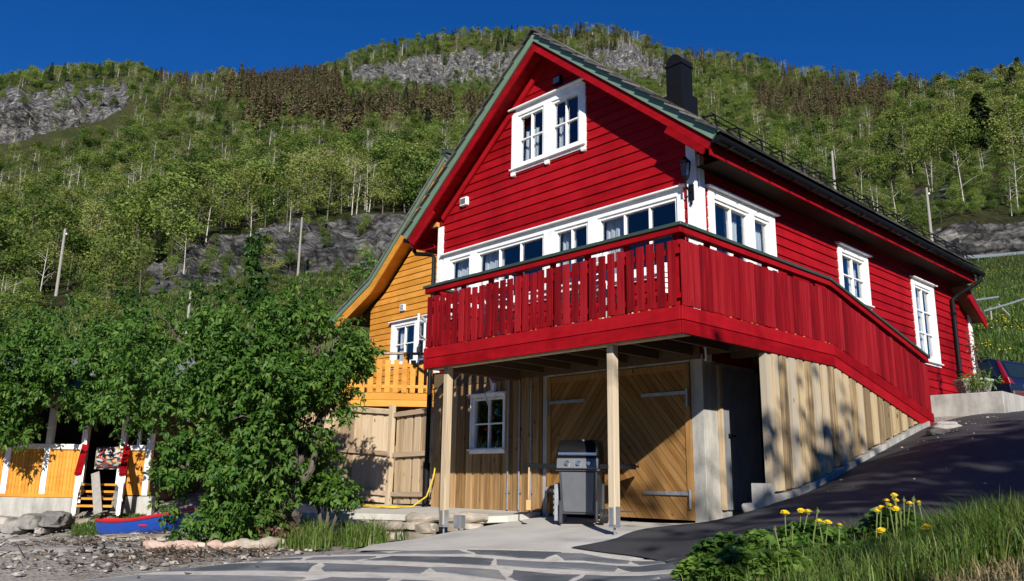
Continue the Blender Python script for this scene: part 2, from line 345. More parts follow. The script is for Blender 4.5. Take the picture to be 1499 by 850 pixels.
def hill_point(px, row):
    """px, row arrays -> world; row runs 0..9 through the knots"""
    px = np.asarray(px, float); row = np.clip(np.asarray(row, float), 0, 8.9999)
    k = np.floor(row).astype(int); f = row-k
    D = np.zeros_like(px); Y = np.zeros_like(px)
    for kk in range(9):
        m = k == kk
        if not m.any(): continue
        for out, c in ((D, 0), (Y, 1)):
            a = np.interp(px[m], _HXa, _HKa[:, kk, c]); b = np.interp(px[m], _HXa, _HKa[:, kk+1, c])
            out[m] = a+(b-a)*f[m]
    dx = (px-749.5)/FPX; dy = (425-Y)/FPX
    d = np.array(FW)[None]+np.array(RT)[None]*dx[:, None]+np.array(UP)[None]*dy[:, None]
    s = D/(d@np.array(FH))
    return np.array(CP)[None]+d*s[:, None], D
def sstep(a, b, x):
    t = np.clip((x-a)/(b-a), 0, 1); return t*t*(3-2*t)

def grid_faces(nu, nv):
    i = np.arange(nu-1)[:, None]*nv+np.arange(nv-1)[None]
    return np.stack([i, i+nv, i+nv+1, i+1], -1).reshape(-1, 4)
def np_mesh(name, V, F, mat, attrs=None, smooth=False, mats=None, midx=None):
    me = bpy.data.meshes.new(name); V = np.asarray(V, np.float32); F = np.asarray(F, np.int32); k = F.shape[1]
    me.vertices.add(len(V)); me.vertices.foreach_set('co', V.ravel())
    me.loops.add(F.size); me.loops.foreach_set('vertex_index', F.ravel())
    me.polygons.add(len(F)); me.polygons.foreach_set('loop_start', np.arange(0, F.size, k, dtype=np.int32))
    for m in (mats or [mat]): me.materials.append(m)
    if midx is not None: me.polygons.foreach_set('material_index', np.asarray(midx, np.int32))
    for n_, (dom, val) in (attrs or {}).items():
        a = me.attributes.new(n_, 'FLOAT', dom); a.data.foreach_set('value', np.asarray(val, np.float32))
    if smooth: me.polygons.foreach_set('use_smooth', np.ones(len(F), bool))
    me.update(calc_edges=True); me.validate(); return me

# ---- near ground, one sheet all round
def ground_mat():
    m, n, l, p = new_mat('gravel_ground')
    co = coords(n, l)
    a = N(n, 'TexVoronoi'); a.inputs['Scale'].default_value = 24; l.new(co, a.inputs['Vector'])
    b = N(n, 'TexNoise'); b.inputs['Scale'].default_value = .9; b.inputs['Detail'].default_value = 8; l.new(co, b.inputs['Vector'])
    r1 = ramp(n, [(0, (.12, .105, .09)), (.5, (.27, .245, .21)), (1, (.50, .475, .43))]); l.new(a.outputs['Color'], r1.inputs[0])
    r2 = ramp(n, [(.35, (.25, .23, .195)), (.5, (.36, .33, .28)), (.60, (.30, .265, .21)), (.68, (.13, .10, .07))]); l.new(b.outputs['Fac'], r2.inputs[0])
    mx = N(n, 'MixRGB'); mx.inputs[0].default_value = .55; l.new(r1.outputs[0], mx.inputs[1]); l.new(r2.outputs[0], mx.inputs[2])
    g = N(n, 'Attribute', attribute_name='grass'); gm = N(n, 'MixRGB'); l.new(g.outputs['Fac'], gm.inputs[0]); l.new(mx.outputs[0], gm.inputs[1])
    rg = ramp(n, [(.35, (.055, .06, .018)), (.65, (.13, .115, .05))]); l.new(b.outputs['Fac'], rg.inputs[0]); l.new(rg.outputs[0], gm.inputs[2])
    l.new(gm.outputs[0], p.inputs['Base Color']); p.inputs['Roughness'].default_value = .95; p.inputs['Specular IOR Level'].default_value = .2
    bp = N(n, 'Bump'); bp.inputs['Strength'].default_value = .7; bp.inputs['Distance'].default_value = .03; l.new(a.outputs['Distance'], bp.inputs['Height']); l.new(bp.outputs[0], p.inputs['Normal'])
    return m
M['ground'] = ground_mat()
uu = np.r_[np.linspace(-60, -24, 19), np.linspace(-23.7, 14, 190), np.linspace(15, 60, 16)]
ww = np.r_[np.linspace(-60, -6, 19), np.linspace(-5, 2, 15), np.linspace(2.2, 27, 180)]
U, Wd = np.meshgrid(uu, ww, indexing='ij'); U = U.ravel(); Wd = Wd.ravel()
GX = CP.x+FH.x*Wd+RH.x*U; GY = CP.y+FH.y*Wd+RH.y*U
lim = np.clip(np.hypot(GX+2, GY-2), 0, 34)/np.maximum(1e-6, np.hypot(GX+2, GY-2))
GZ = gnear((GX+2)*lim-2, (GY-2)*lim+2)
rgh = np.array([mnoise.noise(Vector((x*.9, y*.9, 0)))*.05+mnoise.noise(Vector((x*3.1, y*3.1, 5)))*.02 for x, y in zip(GX, GY)])
beach = sstep(.5, -1.5, U+5)*sstep(26, 22, Wd)            # the shore on the left is rougher
GZ = GZ+rgh*(.25+1.6*beach)*np.where(Wd > 5.5, 1, .4)-.02
_vp = 749.5+FPX*U/np.maximum(Wd, .5)
grass = np.maximum(sstep(17.5, 20, Wd), .55*sstep(960, 1010, _vp)*sstep(2, 3, Wd)*(1-sstep(5.6, 6.3, Wd)))
gme = np_mesh('ground', np.c_[GX, GY, GZ], grid_faces(len(uu), len(ww)), M['ground'], {'grass': ('POINT', grass)}, smooth=True)
tag(link_mesh('ground', gme), kind='structure')

# ---- hillside with cliffs
def hill_mat():
    m, n, l, p = new_mat('hillside')
    co = coords(n, l)
    rk = N(n, 'Attribute', attribute_name='rock')
    ns = N(n, 'TexNoise'); ns.inputs['Scale'].default_value = .05; ns.inputs['Detail'].default_value = 10; l.new(co, ns.inputs['Vector'])
    nf = N(n, 'TexNoise'); nf.inputs['Scale'].default_value = .9; nf.inputs['Detail'].default_value = 8; l.new(co, nf.inputs['Vector'])
    g1 = ramp(n, [(.3, (.03, .05, .012)), (.45, (.06, .075, .02)), (.55, (.075, .078, .028)), (.7, (.075, .058, .032))]); l.new(ns.outputs['Fac'], g1.inputs[0])
    g2 = ramp(n, [(.35, (.5, .5, .5)), (.65, (1.35, 1.35, 1.2))]); l.new(nf.outputs['Fac'], g2.inputs[0])
    gm = N(n, 'MixRGB', blend_type='MULTIPLY'); gm.inputs[0].default_value = 1; l.new(g1.outputs[0], gm.inputs[1]); l.new(g2.outputs[0], gm.inputs[2])
    st = coords(n, l, (.13, .13, .07)); r1 = N(n, 'TexNoise'); r1.inputs['Scale'].default_value = 1.6; r1.inputs['Detail'].default_value = 15; r1.inputs['Roughness'].default_value = .78; r1.inputs['Lacunarity'].default_value = 2.3; l.new(st, r1.inputs['Vector'])
    rr = ramp(n, [(.34, (.016, .016, .018)), (.42, (.08, .079, .082)), (.50, (.20, .198, .196)), (.58, (.34, .335, .32)), (.67, (.58, .565, .53))])
    sk = N(n, 'TexNoise'); sk.inputs['Scale'].default_value = 1; sk.inputs['Detail'].default_value = 8; sk.inputs['Roughness'].default_value = .7; l.new(coords(n, l, (.32, .32, .03)), sk.inputs['Vector'])
    sr = ramp(n, [(.36, (.35, .35, .37)), (.5, (.95, .95, .95)), (.64, (1.7, 1.68, 1.6))]); l.new(sk.outputs['Fac'], sr.inputs[0]); rm = N(n, 'MixRGB', blend_type='MULTIPLY'); rm.inputs[0].default_value = .55; l.new(rr.outputs[0], rm.inputs[1]); l.new(sr.outputs[0], rm.inputs[2])
    ly = N(n, 'TexNoise'); ly.inputs['Scale'].default_value = 1; ly.inputs['Detail'].default_value = 10; ly.inputs['Roughness'].default_value = .72; l.new(coords(n, l, (.16, .16, 1.1)), ly.inputs['Vector'])
    lr_ = ramp(n, [(.38, (.30, .30, .32)), (.5, (1, 1, 1)), (.62, (1.75, 1.72, 1.65))]); l.new(ly.outputs['Fac'], lr_.inputs[0]); rm2 = N(n, 'MixRGB', blend_type='MULTIPLY'); rm2.inputs[0].default_value = .75; l.new(rm.outputs[0], rm2.inputs[1]); l.new(lr_.outputs[0], rm2.inputs[2]); rm = rm2
    wv = N(n, 'TexNoise'); wv.inputs['Scale'].default_value = .5; wv.inputs['Detail'].default_value = 4; l.new(co, wv.inputs['Vector']); wm = N(n, 'MixRGB'); wm.inputs[0].default_value = .06; l.new(coords(n, l, (.16, .16, .34)), wm.inputs[1]); l.new(wv.outputs['Color'], wm.inputs[2])
    for vs_ in (1.0, 2.7):      # cracks
        vo = N(n, 'TexVoronoi', feature='DISTANCE_TO_EDGE'); vo.inputs['Scale'].default_value = vs_; l.new(wm.outputs[0], vo.inputs['Vector'])
        vr = ramp(n, [(.0, (.12, .12, .13)), (.05, (.6, .6, .6)), (.14, (1, 1, 1))]); l.new(vo.outputs['Distance'], vr.inputs[0]); rm3 = N(n, 'MixRGB', blend_type='MULTIPLY'); rm3.inputs[0].default_value = .8; l.new(rm.outputs[0], rm3.inputs[1]); l.new(vr.outputs[0], rm3.inputs[2]); rm = rm3; l.new(r1.outputs['Fac'], rr.inputs[0])
    # mask edge broken by noise
    ad = N(n, 'Math', operation='MULTIPLY_ADD'); l.new(nf.outputs['Fac'], ad.inputs[0]); ad.inputs[1].default_value = .9; ad.inputs[2].default_value = -.45
    a2 = N(n, 'Math', operation='ADD'); l.new(rk.outputs['Fac'], a2.inputs[0]); l.new(ad.outputs[0], a2.inputs[1])
    ms = ramp(n, [(.42, (0, 0, 0)), (.55, (1, 1, 1))]); l.new(a2.outputs[0], ms.inputs[0])
    mx = N(n, 'MixRGB'); l.new(ms.outputs[0], mx.inputs[0]); l.new(gm.outputs[0], mx.inputs[1]); l.new(rm.outputs[0], mx.inputs[2])
    l.new(mx.outputs[0], p.inputs['Base Color']); p.inputs['Roughness'].default_value = .95; p.inputs['Specular IOR Level'].default_value = .15
    bp = N(n, 'Bump'); bp.inputs['Strength'].default_value = 1.0; bp.inputs['Distance'].default_value = 3.0; l.new(r1.outputs['Fac'], bp.inputs['Height']); l.new(bp.outputs[0], p.inputs['Normal'])
    return m
M['hill'] = hill_mat()
def rockness(px, row):
    """how bare the hillside is, by direction and place on the profile"""
    px = np.asarray(px, float); row = np.asarray(row, float)
    r = np.zeros_like(px)
    band = lambda a, b, s, x: sstep(a-s, a+s, x)*(1-sstep(b-s, b+s, x))
    r = np.maximum(r, band(6.0, 7.75, .12, row)*band(-900, 185, 14, px))                # left cliff
    r = np.maximum(r, band(7.0, 7.9, .15, row)*band(200, 345, 14, px))
    r = np.maximum(r, band(7.0, 8.25, .10, row)*band(512, 800, 10, px))                 # central cliff
    r = np.maximum(r, band(7.0, 8.55, .12, row)*band(780, 985, 14, px)*.95)
    r = np.maximum(r, band(2.0, 3.0, .08, row)*band(215, 600, 22, px))                  # outcrop left of the house
    r = np.maximum(r, band(2.0, 2.98, .08, row)*band(1362, 2400, 10, px))               # road cutting on the right
    r = np.maximum(r, band(3.9, 4.35, .12, row)*band(1180, 1240, 14, px)*.75)
    r = np.maximum(r, band(3.5, 4.4, .12, row)*band(1330, 1400, 10, px)*.5)
    return r
hpx = np.r_[np.arange(-700, -100, 25), np.arange(-100, 1600, 4.0), np.arange(1600, 2301, 25)]
rows = np.concatenate([np.linspace(k, k+1, n_, endpoint=False) for k, n_ in enumerate([10, 14, 20, 12, 18, 18, 26, 22, 18])]+[[8.9999]])
PXg, ROg = np.meshgrid(hpx, rows, indexing='ij'); PXf = PXg.ravel(); ROf = ROg.ravel()
HV, HD = hill_point(PXf, ROf)
RK = rockness(PXf, ROf)
disp = np.empty(len(HV)); disp2 = np.empty(len(HV))
for i, v in enumerate(HV):
    q = Vector(v)
    sc = max(6.0, HD[i]*.055)
    disp[i] = mnoise.fractal(q/sc, 1.0, 2.1, 5)
    disp2[i] = (mnoise.cell(Vector((q.x/sc*1.3+q.z/sc*.5, q.y/sc*1.3, q.z/sc*1.1)))*.9+mnoise.cell(Vector((q.x/sc*3.1, q.y/sc*3.1+q.z/sc, q.z/sc*2.3)))*.5+mnoise.turbulence(q/sc*1.5, 5, True)*1.6-1.4) if RK[i] > .02 else 0
amp = HD*.006*sstep(40, 110, HD)
edge = np.clip(ROf, 0, 1)
HVd = HV.copy()
tow = -np.array([FH.x, FH.y, 0.0])
HVd[:, 2] += disp*amp
HVd += tow[None]*(disp2*RK*HD*.012)[:, None]
HVd[:, 2] += disp2*RK*HD*.003
# behind the ridge the land carries on, level
nz = gnear(np.clip(HVd[:, 0], -34, 30), np.clip(HVd[:, 1], -30, 28)); k_ = sstep(27, 44, HD)
HVd[:, 2] = np.where(HD < 44, nz*(1-k_)+HVd[:, 2]*k_, HVd[:, 2])-.03*(HD < 30)
nr = len(rows); last = HVd.reshape(len(hpx), nr, 3)[:, -1, :]
dirs = last-np.array(CP)[None]; dirs[:, 2] = 0; dirs /= np.linalg.norm(dirs, axis=1)[:, None]
ext = last+dirs*350+np.array([0, 0, -30.0])[None]
HG = np.concatenate([HVd.reshape(len(hpx), nr, 3), ext[:, None, :]], 1)
RKg = np.concatenate([RK.reshape(len(hpx), nr), np.zeros((len(hpx), 1))], 1)
hme = np_mesh('hillside', HG.reshape(-1, 3), grid_faces(len(hpx), nr+1), M['hill'], {'rock': ('POINT', RKg.ravel())}, smooth=True)
tag(link_mesh('hillside', hme), kind='structure')
from mathutils.interpolate import poly_3d_calc
def hill_at(px, row):
    """point on the displaced hill mesh (bilinear)"""
    i = np.clip(np.searchsorted(hpx, px)-1, 0, len(hpx)-2); j = np.clip(np.searchsorted(rows, row)-1, 0, nr-2)
    fu = (px-hpx[i])/(hpx[i+1]-hpx[i]); fv = np.clip((row-rows[j])/(rows[j+1]-rows[j]), 0, 1)
    g = HG; fu = fu[:, None]; fv = fv[:, None]
    return (g[i, j]*(1-fu)*(1-fv)+g[i+1, j]*fu*(1-fv)+g[i, j+1]*(1-fu)*fv+g[i+1, j+1]*fu*fv)

# ---- paved surfaces: strips between two edges, laid on the ground
def gz(x, y): return float(gnear(x, y))
def strip(name, L, R, n, m, off, mat, base=None, smooth=True):
    """sheet between two polylines, following the ground"""
    def res(pl, n):
        pl = np.array([p[:2] for p in pl], float); d = np.r_[0, np.cumsum(np.linalg.norm(np.diff(pl, axis=0), axis=1))]
        t = np.linspace(0, d[-1], n); return np.c_[np.interp(t, d, pl[:, 0]), np.interp(t, d, pl[:, 1])]
    A = res(L, n); B = res(R, n); s = np.linspace(0, 1, m)
    XY = A[:, None]*(1-s)[None, :, None]+B[:, None]*s[None, :, None]
    Z = gnear(XY[..., 0], XY[..., 1])+off
    V = np.concatenate([XY, Z[..., None]], -1).reshape(-1, 3)
    me = np_mesh(name, V, grid_faces(n, m), mat, smooth=smooth)
    return tag(link_mesh(name, me), kind='structure')
M['asphalt'] = noisy('asphalt', [(.024, .024, .027), (.038, .038, .042), (.056, .055, .058)], scale=1.1, detail=10, rough=.85, bump=.7, bscale=150, dist=.008, blotch=(.9, .3, (1, 1, 1)))
M['concrete_pad'] = noisy('pale_concrete', [(.40, .385, .345), (.50, .485, .44), (.55, .53, .485)], scale=1.2, detail=10, rough=.9, bump=.3, bscale=60, dist=.006, blotch=(.8, .14, (1, 1, 1)))
def gzp(px, py, z): v = at_z(px, py, z); return (v.x, v.y)
# concrete apron in front of the garage
far_l = [(-4.15, 1.97), (-4.4, 1.2), (-4.7, .35), (-4.9, -.6), gzp(520, 806, -2.455)]
far_r = [(-1.0, 1.97), (-.75, .9), (-.35, -.2), (.0, -.8), gzp(860, 806, -2.40)]
strip('concrete_apron', far_l, far_r, 50, 40, .012, M['concrete_pad'])
# asphalt drive rising along the stairs
aL = [gzp(835, 806, -2.41), tuple(at_y(900, 789.5, -.1)[:2]), tuple(at_y(950, 777, .8)[:2]), tuple(at_y(1000, 768, 1.55)[:2]), (-.98, 1.94), (-.6, 2.15), (.06, 2.3), (.06, 4), (.06, 7.2), (.3, 8.9), (.75, 9.6), (.75, 14), (.5, 22)]
aR = [gzp(1005, 816, -2.35)]+[tuple(at_d(px_, 770, D_)[:2]) for px_, D_ in ((1015, 6.5), (1060, 6.2), (1250, 5.75), (1499, 5.35), (1750, 5.1), (2200, 4.8))]+[(9, 0), (9, 3), (9, 7), (9, 10), (9, 15), (9, 22)]
strip('asphalt_drive', aL, aR, 120, 60, .028, M['asphalt'])
# flagstone paving in the foreground
M['mortar'] = noisy('sand_mortar', [(.40, .375, .33), (.53, .50, .44), (.60, .57, .51)], scale=7, detail=10, rough=.95, bump=.6, bscale=70, dist=.008)
M['flag'] = noisy('slate_flag', [(.075, .083, .095), (.145, .155, .168), (.20, .205, .21), (.29, .28, .26)], scale=1.6, detail=12, rough=.75, bump=.6, rnd=.35, bscale=9, dist=.015, contrast=(.3, .78))
fA = [gzp(430, 817, -2.475), gzp(560, 809, -2.455), gzp(700, 803, -2.43), gzp(850, 807, -2.40), gzp(1010, 817, -2.34)]
fB = [gzp(-150, 880, -2.66), gzp(300, 930, -2.6), gzp(600, 960, -2.55), gzp(850, 960, -2.5), gzp(1010, 930, -2.45)]
strip('paving_bed', fA, fB, 60, 40, .016, M['mortar'])
def paving():
    mb = MB(); rr = random.Random(5)
    pts = []
    def q(s, t):
        f = lambda pl: [pl[min(len(pl)-2, int(s*(len(pl)-1)))][i]*(1-(s*(len(pl)-1)-min(len(pl)-2, int(s*(len(pl)-1)))))+pl[min(len(pl)-2, int(s*(len(pl)-1)))+1][i]*(s*(len(pl)-1)-min(len(pl)-2, int(s*(len(pl)-1)))) for i in (0, 1)]
        a, b = f(fA), f(fB); return (a[0]*(1-t)+b[0]*t, a[1]*(1-t)+b[1]*t)
    tb = [.0, .10, .235, .42, .66, .95]
    def line(j, s_): return tb[j]+.022*math.sin(s_*9+j*2.3)*(.3+j*.3)+.012*math.sin(s_*31+j*5)
    for j in range(len(tb)-1):
        s = rr.uniform(-.12, .0)
        while s < .99:
            w = rr.uniform(.13, .30)*(.8 if j == 0 else 1); e = s+w
            s0, s1 = max(s+.007, .004), min(e-.007, .996); sk0, sk1 = rr.uniform(-.022, .022), rr.uniform(-.022, .022)
            if s1-s0 > .05:
                th = tb[j+1]-tb[j]; g = th*.15
                cs = []
                def cc_(s_, top, dv): return (min(.997, max(.003, s_)), (line(j, s_)+g+dv*th if top else line(j+1, s_)-g-dv*th))
                c00 = cc_(s0-sk0, 1, rr.uniform(0, .10)); c10 = cc_(s1-sk1, 1, rr.uniform(0, .10)); c11 = cc_(s1+sk1, 0, rr.uniform(0, .12)); c01 = cc_(s0+sk0, 0, rr.uniform(0, .12))
                base = [c00, c10, c11, c01]
                k_ = rr.random()
                if k_ < .35:      # one corner knocked off
                    i = rr.randrange(4); p, c, n_ = base[i-1], base[i], base[(i+1) % 4]; f1, f2 = rr.uniform(.25, .45), rr.uniform(.2, .4)
                    base[i:i+1] = [(c[0]+(p[0]-c[0])*f1, c[1]+(p[1]-c[1])*f1), (c[0]+(n_[0]-c[0])*f2, c[1]+(n_[1]-c[1])*f2)]
                P = []
                for i, a in enumerate(base):
                    b = base[(i+1) % len(base)]
                    for f in (0, .35, .7): P.append((a[0]+(b[0]-a[0])*f+(rr.uniform(-.004, .004) if f else 0), a[1]+(b[1]-a[1])*f+(rr.uniform(-.035, .035)*th if f else 0)))
                W = [q(min(1, max(0, a)), min(1, max(0, b))) for a, b in P]
                k = len(W); c = (sum(w_[0] for w_ in W)/k, sum(w_[1] for w_ in W)/k)
                top = [(x, y, gz(x, y)+.019) for x, y in W]; bot = [(x, y, gz(x, y)-.02) for x, y in W]
                mid = [((x-c[0])*.975+c[0], (y-c[1])*.975+c[1], gz(x, y)+.023) for x, y in W]
                v = bot+top+mid+[(c[0], c[1], gz(*c)+.026)]
                f = [(i, (i+1) % k, k+(i+1) % k, k+i) for i in range(k)]+[(k+i, k+(i+1) % k, 2*k+(i+1) % k, 2*k+i) for i in range(k)]+[(2*k+i, 2*k+(i+1) % k, 3*k) for i in range(k)]
                mb.add(v, f)
            s = e
    o = mb.build('flagstone_paving', M['flag']); tag(o, kind='structure')
paving()

# the far shore of the fjord, seen only in the windows
_t = np.linspace(-1.25, 1.25, 120); rowsF = np.linspace(0, 1, 8)
VF = []
for t in _t:
    base_a = math.atan2(-FH.y, -FH.x)+t
    hgt_ = 150+70*math.sin(t*3.1)+40*math.sin(t*7.7+1)
    for r_ in rowsF: VF.append((CP.x+math.cos(base_a)*(1350+700*r_), CP.y+math.sin(base_a)*(1350+700*r_), -4+hgt_*math.sin(r_*math.pi/2)+8*math.sin(t*60+r_*9)*r_))
tag(link_mesh('far_shore', np_mesh('far_shore', VF, grid_faces(120, 8), noisy('far_wood', [(.02, .035, .015), (.05, .06, .03)], scale=.02, rough=1, bump=0))), kind='structure')
tag(link_mesh('fjord', np_mesh('fjord', [(CP.x-2600*FH.x-2600*RH.x, CP.y-2600*FH.y-2600*RH.y, -3.6), (CP.x-2600*FH.x+2600*RH.x, CP.y-2600*FH.y+2600*RH.y, -3.6), (CP.x-36*FH.x+2600*RH.x, CP.y-36*FH.y+2600*RH.y, -3.6), (CP.x-36*FH.x-2600*RH.x, CP.y-36*FH.y-2600*RH.y, -3.6)], [(0, 1, 2, 3)], flat('fjord_water', (.01, .03, .04), .1))), kind='structure')

# ================================================================== RED HOUSE
XL, XR, YF, YB, AX = -7.0, -1.06, 2.0, 12.0, -4.03
SL = math.atan(.828); CS, SN = math.cos(SL), math.sin(SL); ZA = 5.92
def roof_z(x, n=0): return ZA-.828*abs(x-AX)+n/CS
house = empty('red_house', (AX, 7.5, -2.2), 'red clapboard house with white windows and a red balcony over a timber garage', 'house')
TF = lambda a, n, z: (a, YF-n, z)           # front wall: along x, outward -y
TS = lambda a, n, z: (XR+n, a, z)           # side wall: along y, outward +x

def cut(iv, holes):
    out = [iv]
    for h0, h1 in holes:
        nw = []
        for a, b in out:
            if h1 <= a or h0 >= b: nw.append((a, b))
            else:
                if h0 > a: nw.append((a, h0))
                if h1 < b: nw.append((h1, b))
        out = nw
    return [(a, b) for a, b in out if b-a > .01]
def siding(mb, T, lo, hi, z0, z1, holes, exp=.163, groove=.024, out=.022, rng=None, maxlen=4.2):
    """lap boards; lo(z), hi(z) give the ends of the wall at height z; holes = (a0, a1, z0, z1)"""
    rng = rng or random.Random(3)
    z = z0; k = 0
    while z < z1-.01:
        zt = min(z+exp, z1)
        brk = sorted({z, zt-groove if zt-groove > z else zt, zt, *[h for q in holes for h in q[2:] if z < h < zt]})
        rv = rng.random(); rv2 = rng.random(); joint = rng.uniform(-1, 1)
        for za, zb in zip(brk[:-1], brk[1:]):
            zm = (za+zb)/2; gr = zm > zt-groove
            hs_ = [(q[0], q[1]) for q in holes if q[2] < zm < q[3]]
            for a, b in cut((lo(zm), hi(zm)), hs_):
                ea = a == lo(zm); eb = b == hi(zm)
                a0, a1 = (lo(za), lo(zb)) if ea else (a, a); b0, b1 = (hi(za), hi(zb)) if eb else (b, b)
                n0 = out-.006*(za-z)/exp; n1 = out-.006*(zb-z)/exp
                if gr: n0 = n1 = .0
                p = [T(a0, -.05, za), T(b0, -.05, za), T(b0, n0, za), T(a0, n0, za), T(a1, -.05, zb), T(b1, -.05, zb), T(b1, n1, zb), T(a1, n1, zb)]
                mb.hexa(p, rv)
        z = zt; k += 1

def window(parent, T, a0, a1, z0, z1, sashes, cap=.05, curtain=(), label=None, depth=.05, name='window', frame_mat=None, feet=False):
    fm = frame_mat or M['white']
    mb = MB()
    sa0 = min(s[0] for s in sashes); sa1 = max(s[1] for s in sashes); sz0 = min(s[2] for s in sashes); sz1 = max(s[3] for s in sashes)
    mb.box(a0, sa0, -.10, depth, z0, z1, T=T); mb.box(sa1, a1, -.10, depth, z0, z1, T=T)
    mb.box(sa0, sa1, -.10, depth-.004, sz1, z1, T=T); mb.box(sa0, sa1, -.10, depth-.004, z0, sz0, T=T)
    xs = sorted({(s[0], s[1]) for s in sashes})
    for (p0, p1), (q0, q1) in zip(xs[:-1], xs[1:]): mb.box(p1, q0, -.10, depth-.002, sz0, sz1, T=T)
    mb.box(a0-.01, a1+.01, depth, depth+.05, z0+.05, z0+.075, T=T)    # drip sill
    if feet:
        for c in (a0+.05, (xs[0][1]+xs[1][0])/2, a1-.05):
            mb.box(c-.05, c+.05, .0, depth+.012, z0-.04, z0+.02, T=T); mb.box(c-.036, c+.036, .0, depth+.010, z0-.055, z0-.04, T=T)
    w = mb.build(name, fm, parent, bevel=.004)
    if label: w['label'] = label
    if cap:
        c = MB(); c.hexa([T(*q) for q in [(a0-cap, -.02, z1), (a1+cap, -.02, z1), (a1+cap, depth+.07, z1), (a0-cap, depth+.07, z1), (a0-cap, -.02, z1+.055), (a1+cap, -.02, z1+.055), (a1+cap, depth+.07, z1+.022), (a0-cap, depth+.07, z1+.022)]])
        c.build('drip_cap', fm, w)
    for (s0, s1, t0, t1, nc, nr) in sashes:
        f = MB(); fw = .047
        f.box(s0, s0+fw, -.06, .022, t0, t1, T=T); f.box(s1-fw, s1, -.06, .022, t0, t1, T=T)
        f.box(s0+fw, s1-fw, -.06, .020, t1-fw, t1, T=T); f.box(s0+fw, s1-fw, -.06, .020, t0, t0+fw, T=T)
        for i in range(1, nc):
            c = s0+fw+(s1-s0-2*fw)*i/nc; f.box(c-.014, c+.014, -.045, .012, t0+fw, t1-fw, T=T)
        for i in range(1, nr):
            c = t0+fw+(t1-t0-2*fw)*i/nr; f.box(s0+fw, s1-fw, -.043, .010, c-.013, c+.013, T=T)
        f.build('sash', fm, w, bevel=.003)
        g = MB(); g.add([T(s0+fw-.01, -.03, t0+fw-.01), T(s1-fw+.01, -.03, t0+fw-.01), T(s1-fw+.01, -.03, t1-fw+.01), T(s0+fw-.01, -.03, t1-fw+.01)], [(0, 1, 2, 3)])
        g.build('pane', M['glass'], w, recalc=False)
    for (c0, c1, t0, t1) in curtain:
        k = 28; vs = []
        for i in range(k):
            a = c0+(c1-c0)*i/(k-1); n_ = -.16+.025*math.sin(i*1.9)
            vs += [T(a, n_, t0), T(a+.02*math.sin(i), n_, t1)]
        g = MB(); g.add(vs, [(2*i, 2*i+2, 2*i+3, 2*i+1) for i in range(k-1)]); g.build('curtain', M['curtain'], w, smooth=True, recalc=False)
    return w

# walls ---------------------------------------------------------------
lo = lambda z: max(XL, AX-(ZA-.05-z)/.828) if z > 2.5 else XL
hi = lambda z: min(XR, AX+(ZA-.05-z)/.828) if z > 2.5 else XR
front_holes = [(-6.72, -1.36, 1.40, 2.52), (-4.84, -3.27, 3.86, 4.90)]
side_holes = [(2.32, 4.02, 1.55, 2.52), (6.44, 7.52, 1.66, 2.52), (9.74, 10.76, .92, 2.50)]
mb = MB(); siding(mb, TF, lo, hi, .31, 5.85, front_holes)
fw_ = mb.build('wall', M['red'], house); fw_['label'] = 'red clapboard gable wall'
mb = MB(); siding(mb, TS, lambda z: YF+.0, lambda z: YB, .03, 3.25, side_holes, rng=random.Random(8))
sw_ = mb.build('wall', M['red'], house); sw_['label'] = 'red clapboard long side wall'
mb = MB(); siding(mb, lambda a, n, z: (XL-n, a, z), lambda z: YF, lambda z: YB, -2.2, 3.2, [], exp=.29)
mb.build('wall', M['red'], house)
mb = MB(); siding(mb, lambda a, n, z: (a, YB+n, z), lo, hi, -.4, 5.8, [], exp=.29); mb.build('wall', M['red'], house)
# inside: floors and partitions, so that the windows look into rooms
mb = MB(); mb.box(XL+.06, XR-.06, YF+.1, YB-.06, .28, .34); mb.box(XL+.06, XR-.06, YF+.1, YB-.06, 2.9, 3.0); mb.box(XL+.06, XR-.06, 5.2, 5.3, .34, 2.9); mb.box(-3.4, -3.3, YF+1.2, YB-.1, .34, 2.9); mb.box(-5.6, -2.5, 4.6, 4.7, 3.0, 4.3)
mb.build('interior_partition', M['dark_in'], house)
# corner boards
for T_, a0, a1, zb, nm in ((TF, XR-.135, XR+.03, .315, 'c'), (TF, XL-.03, XL+.12, .315, 'c')):
    mb = MB(); mb.box(a0, a1, .0, .052, zb, 3.22 if a0 > -3 else 3.2, T=T_); mb.build('corner_board', M['white'], house, bevel=.003)
mb = MB(); mb.box(YF+.012, YF+.14, .0, .05, .0, 3.05, T=TS); mb.build('corner_board', M['white'], house, bevel=.003)
mb = MB(); mb.box(12.90, 13.06, .0, .05, .0, 2.25, T=TS); mb.build('corner_board', M['white'], house, bevel=.003)
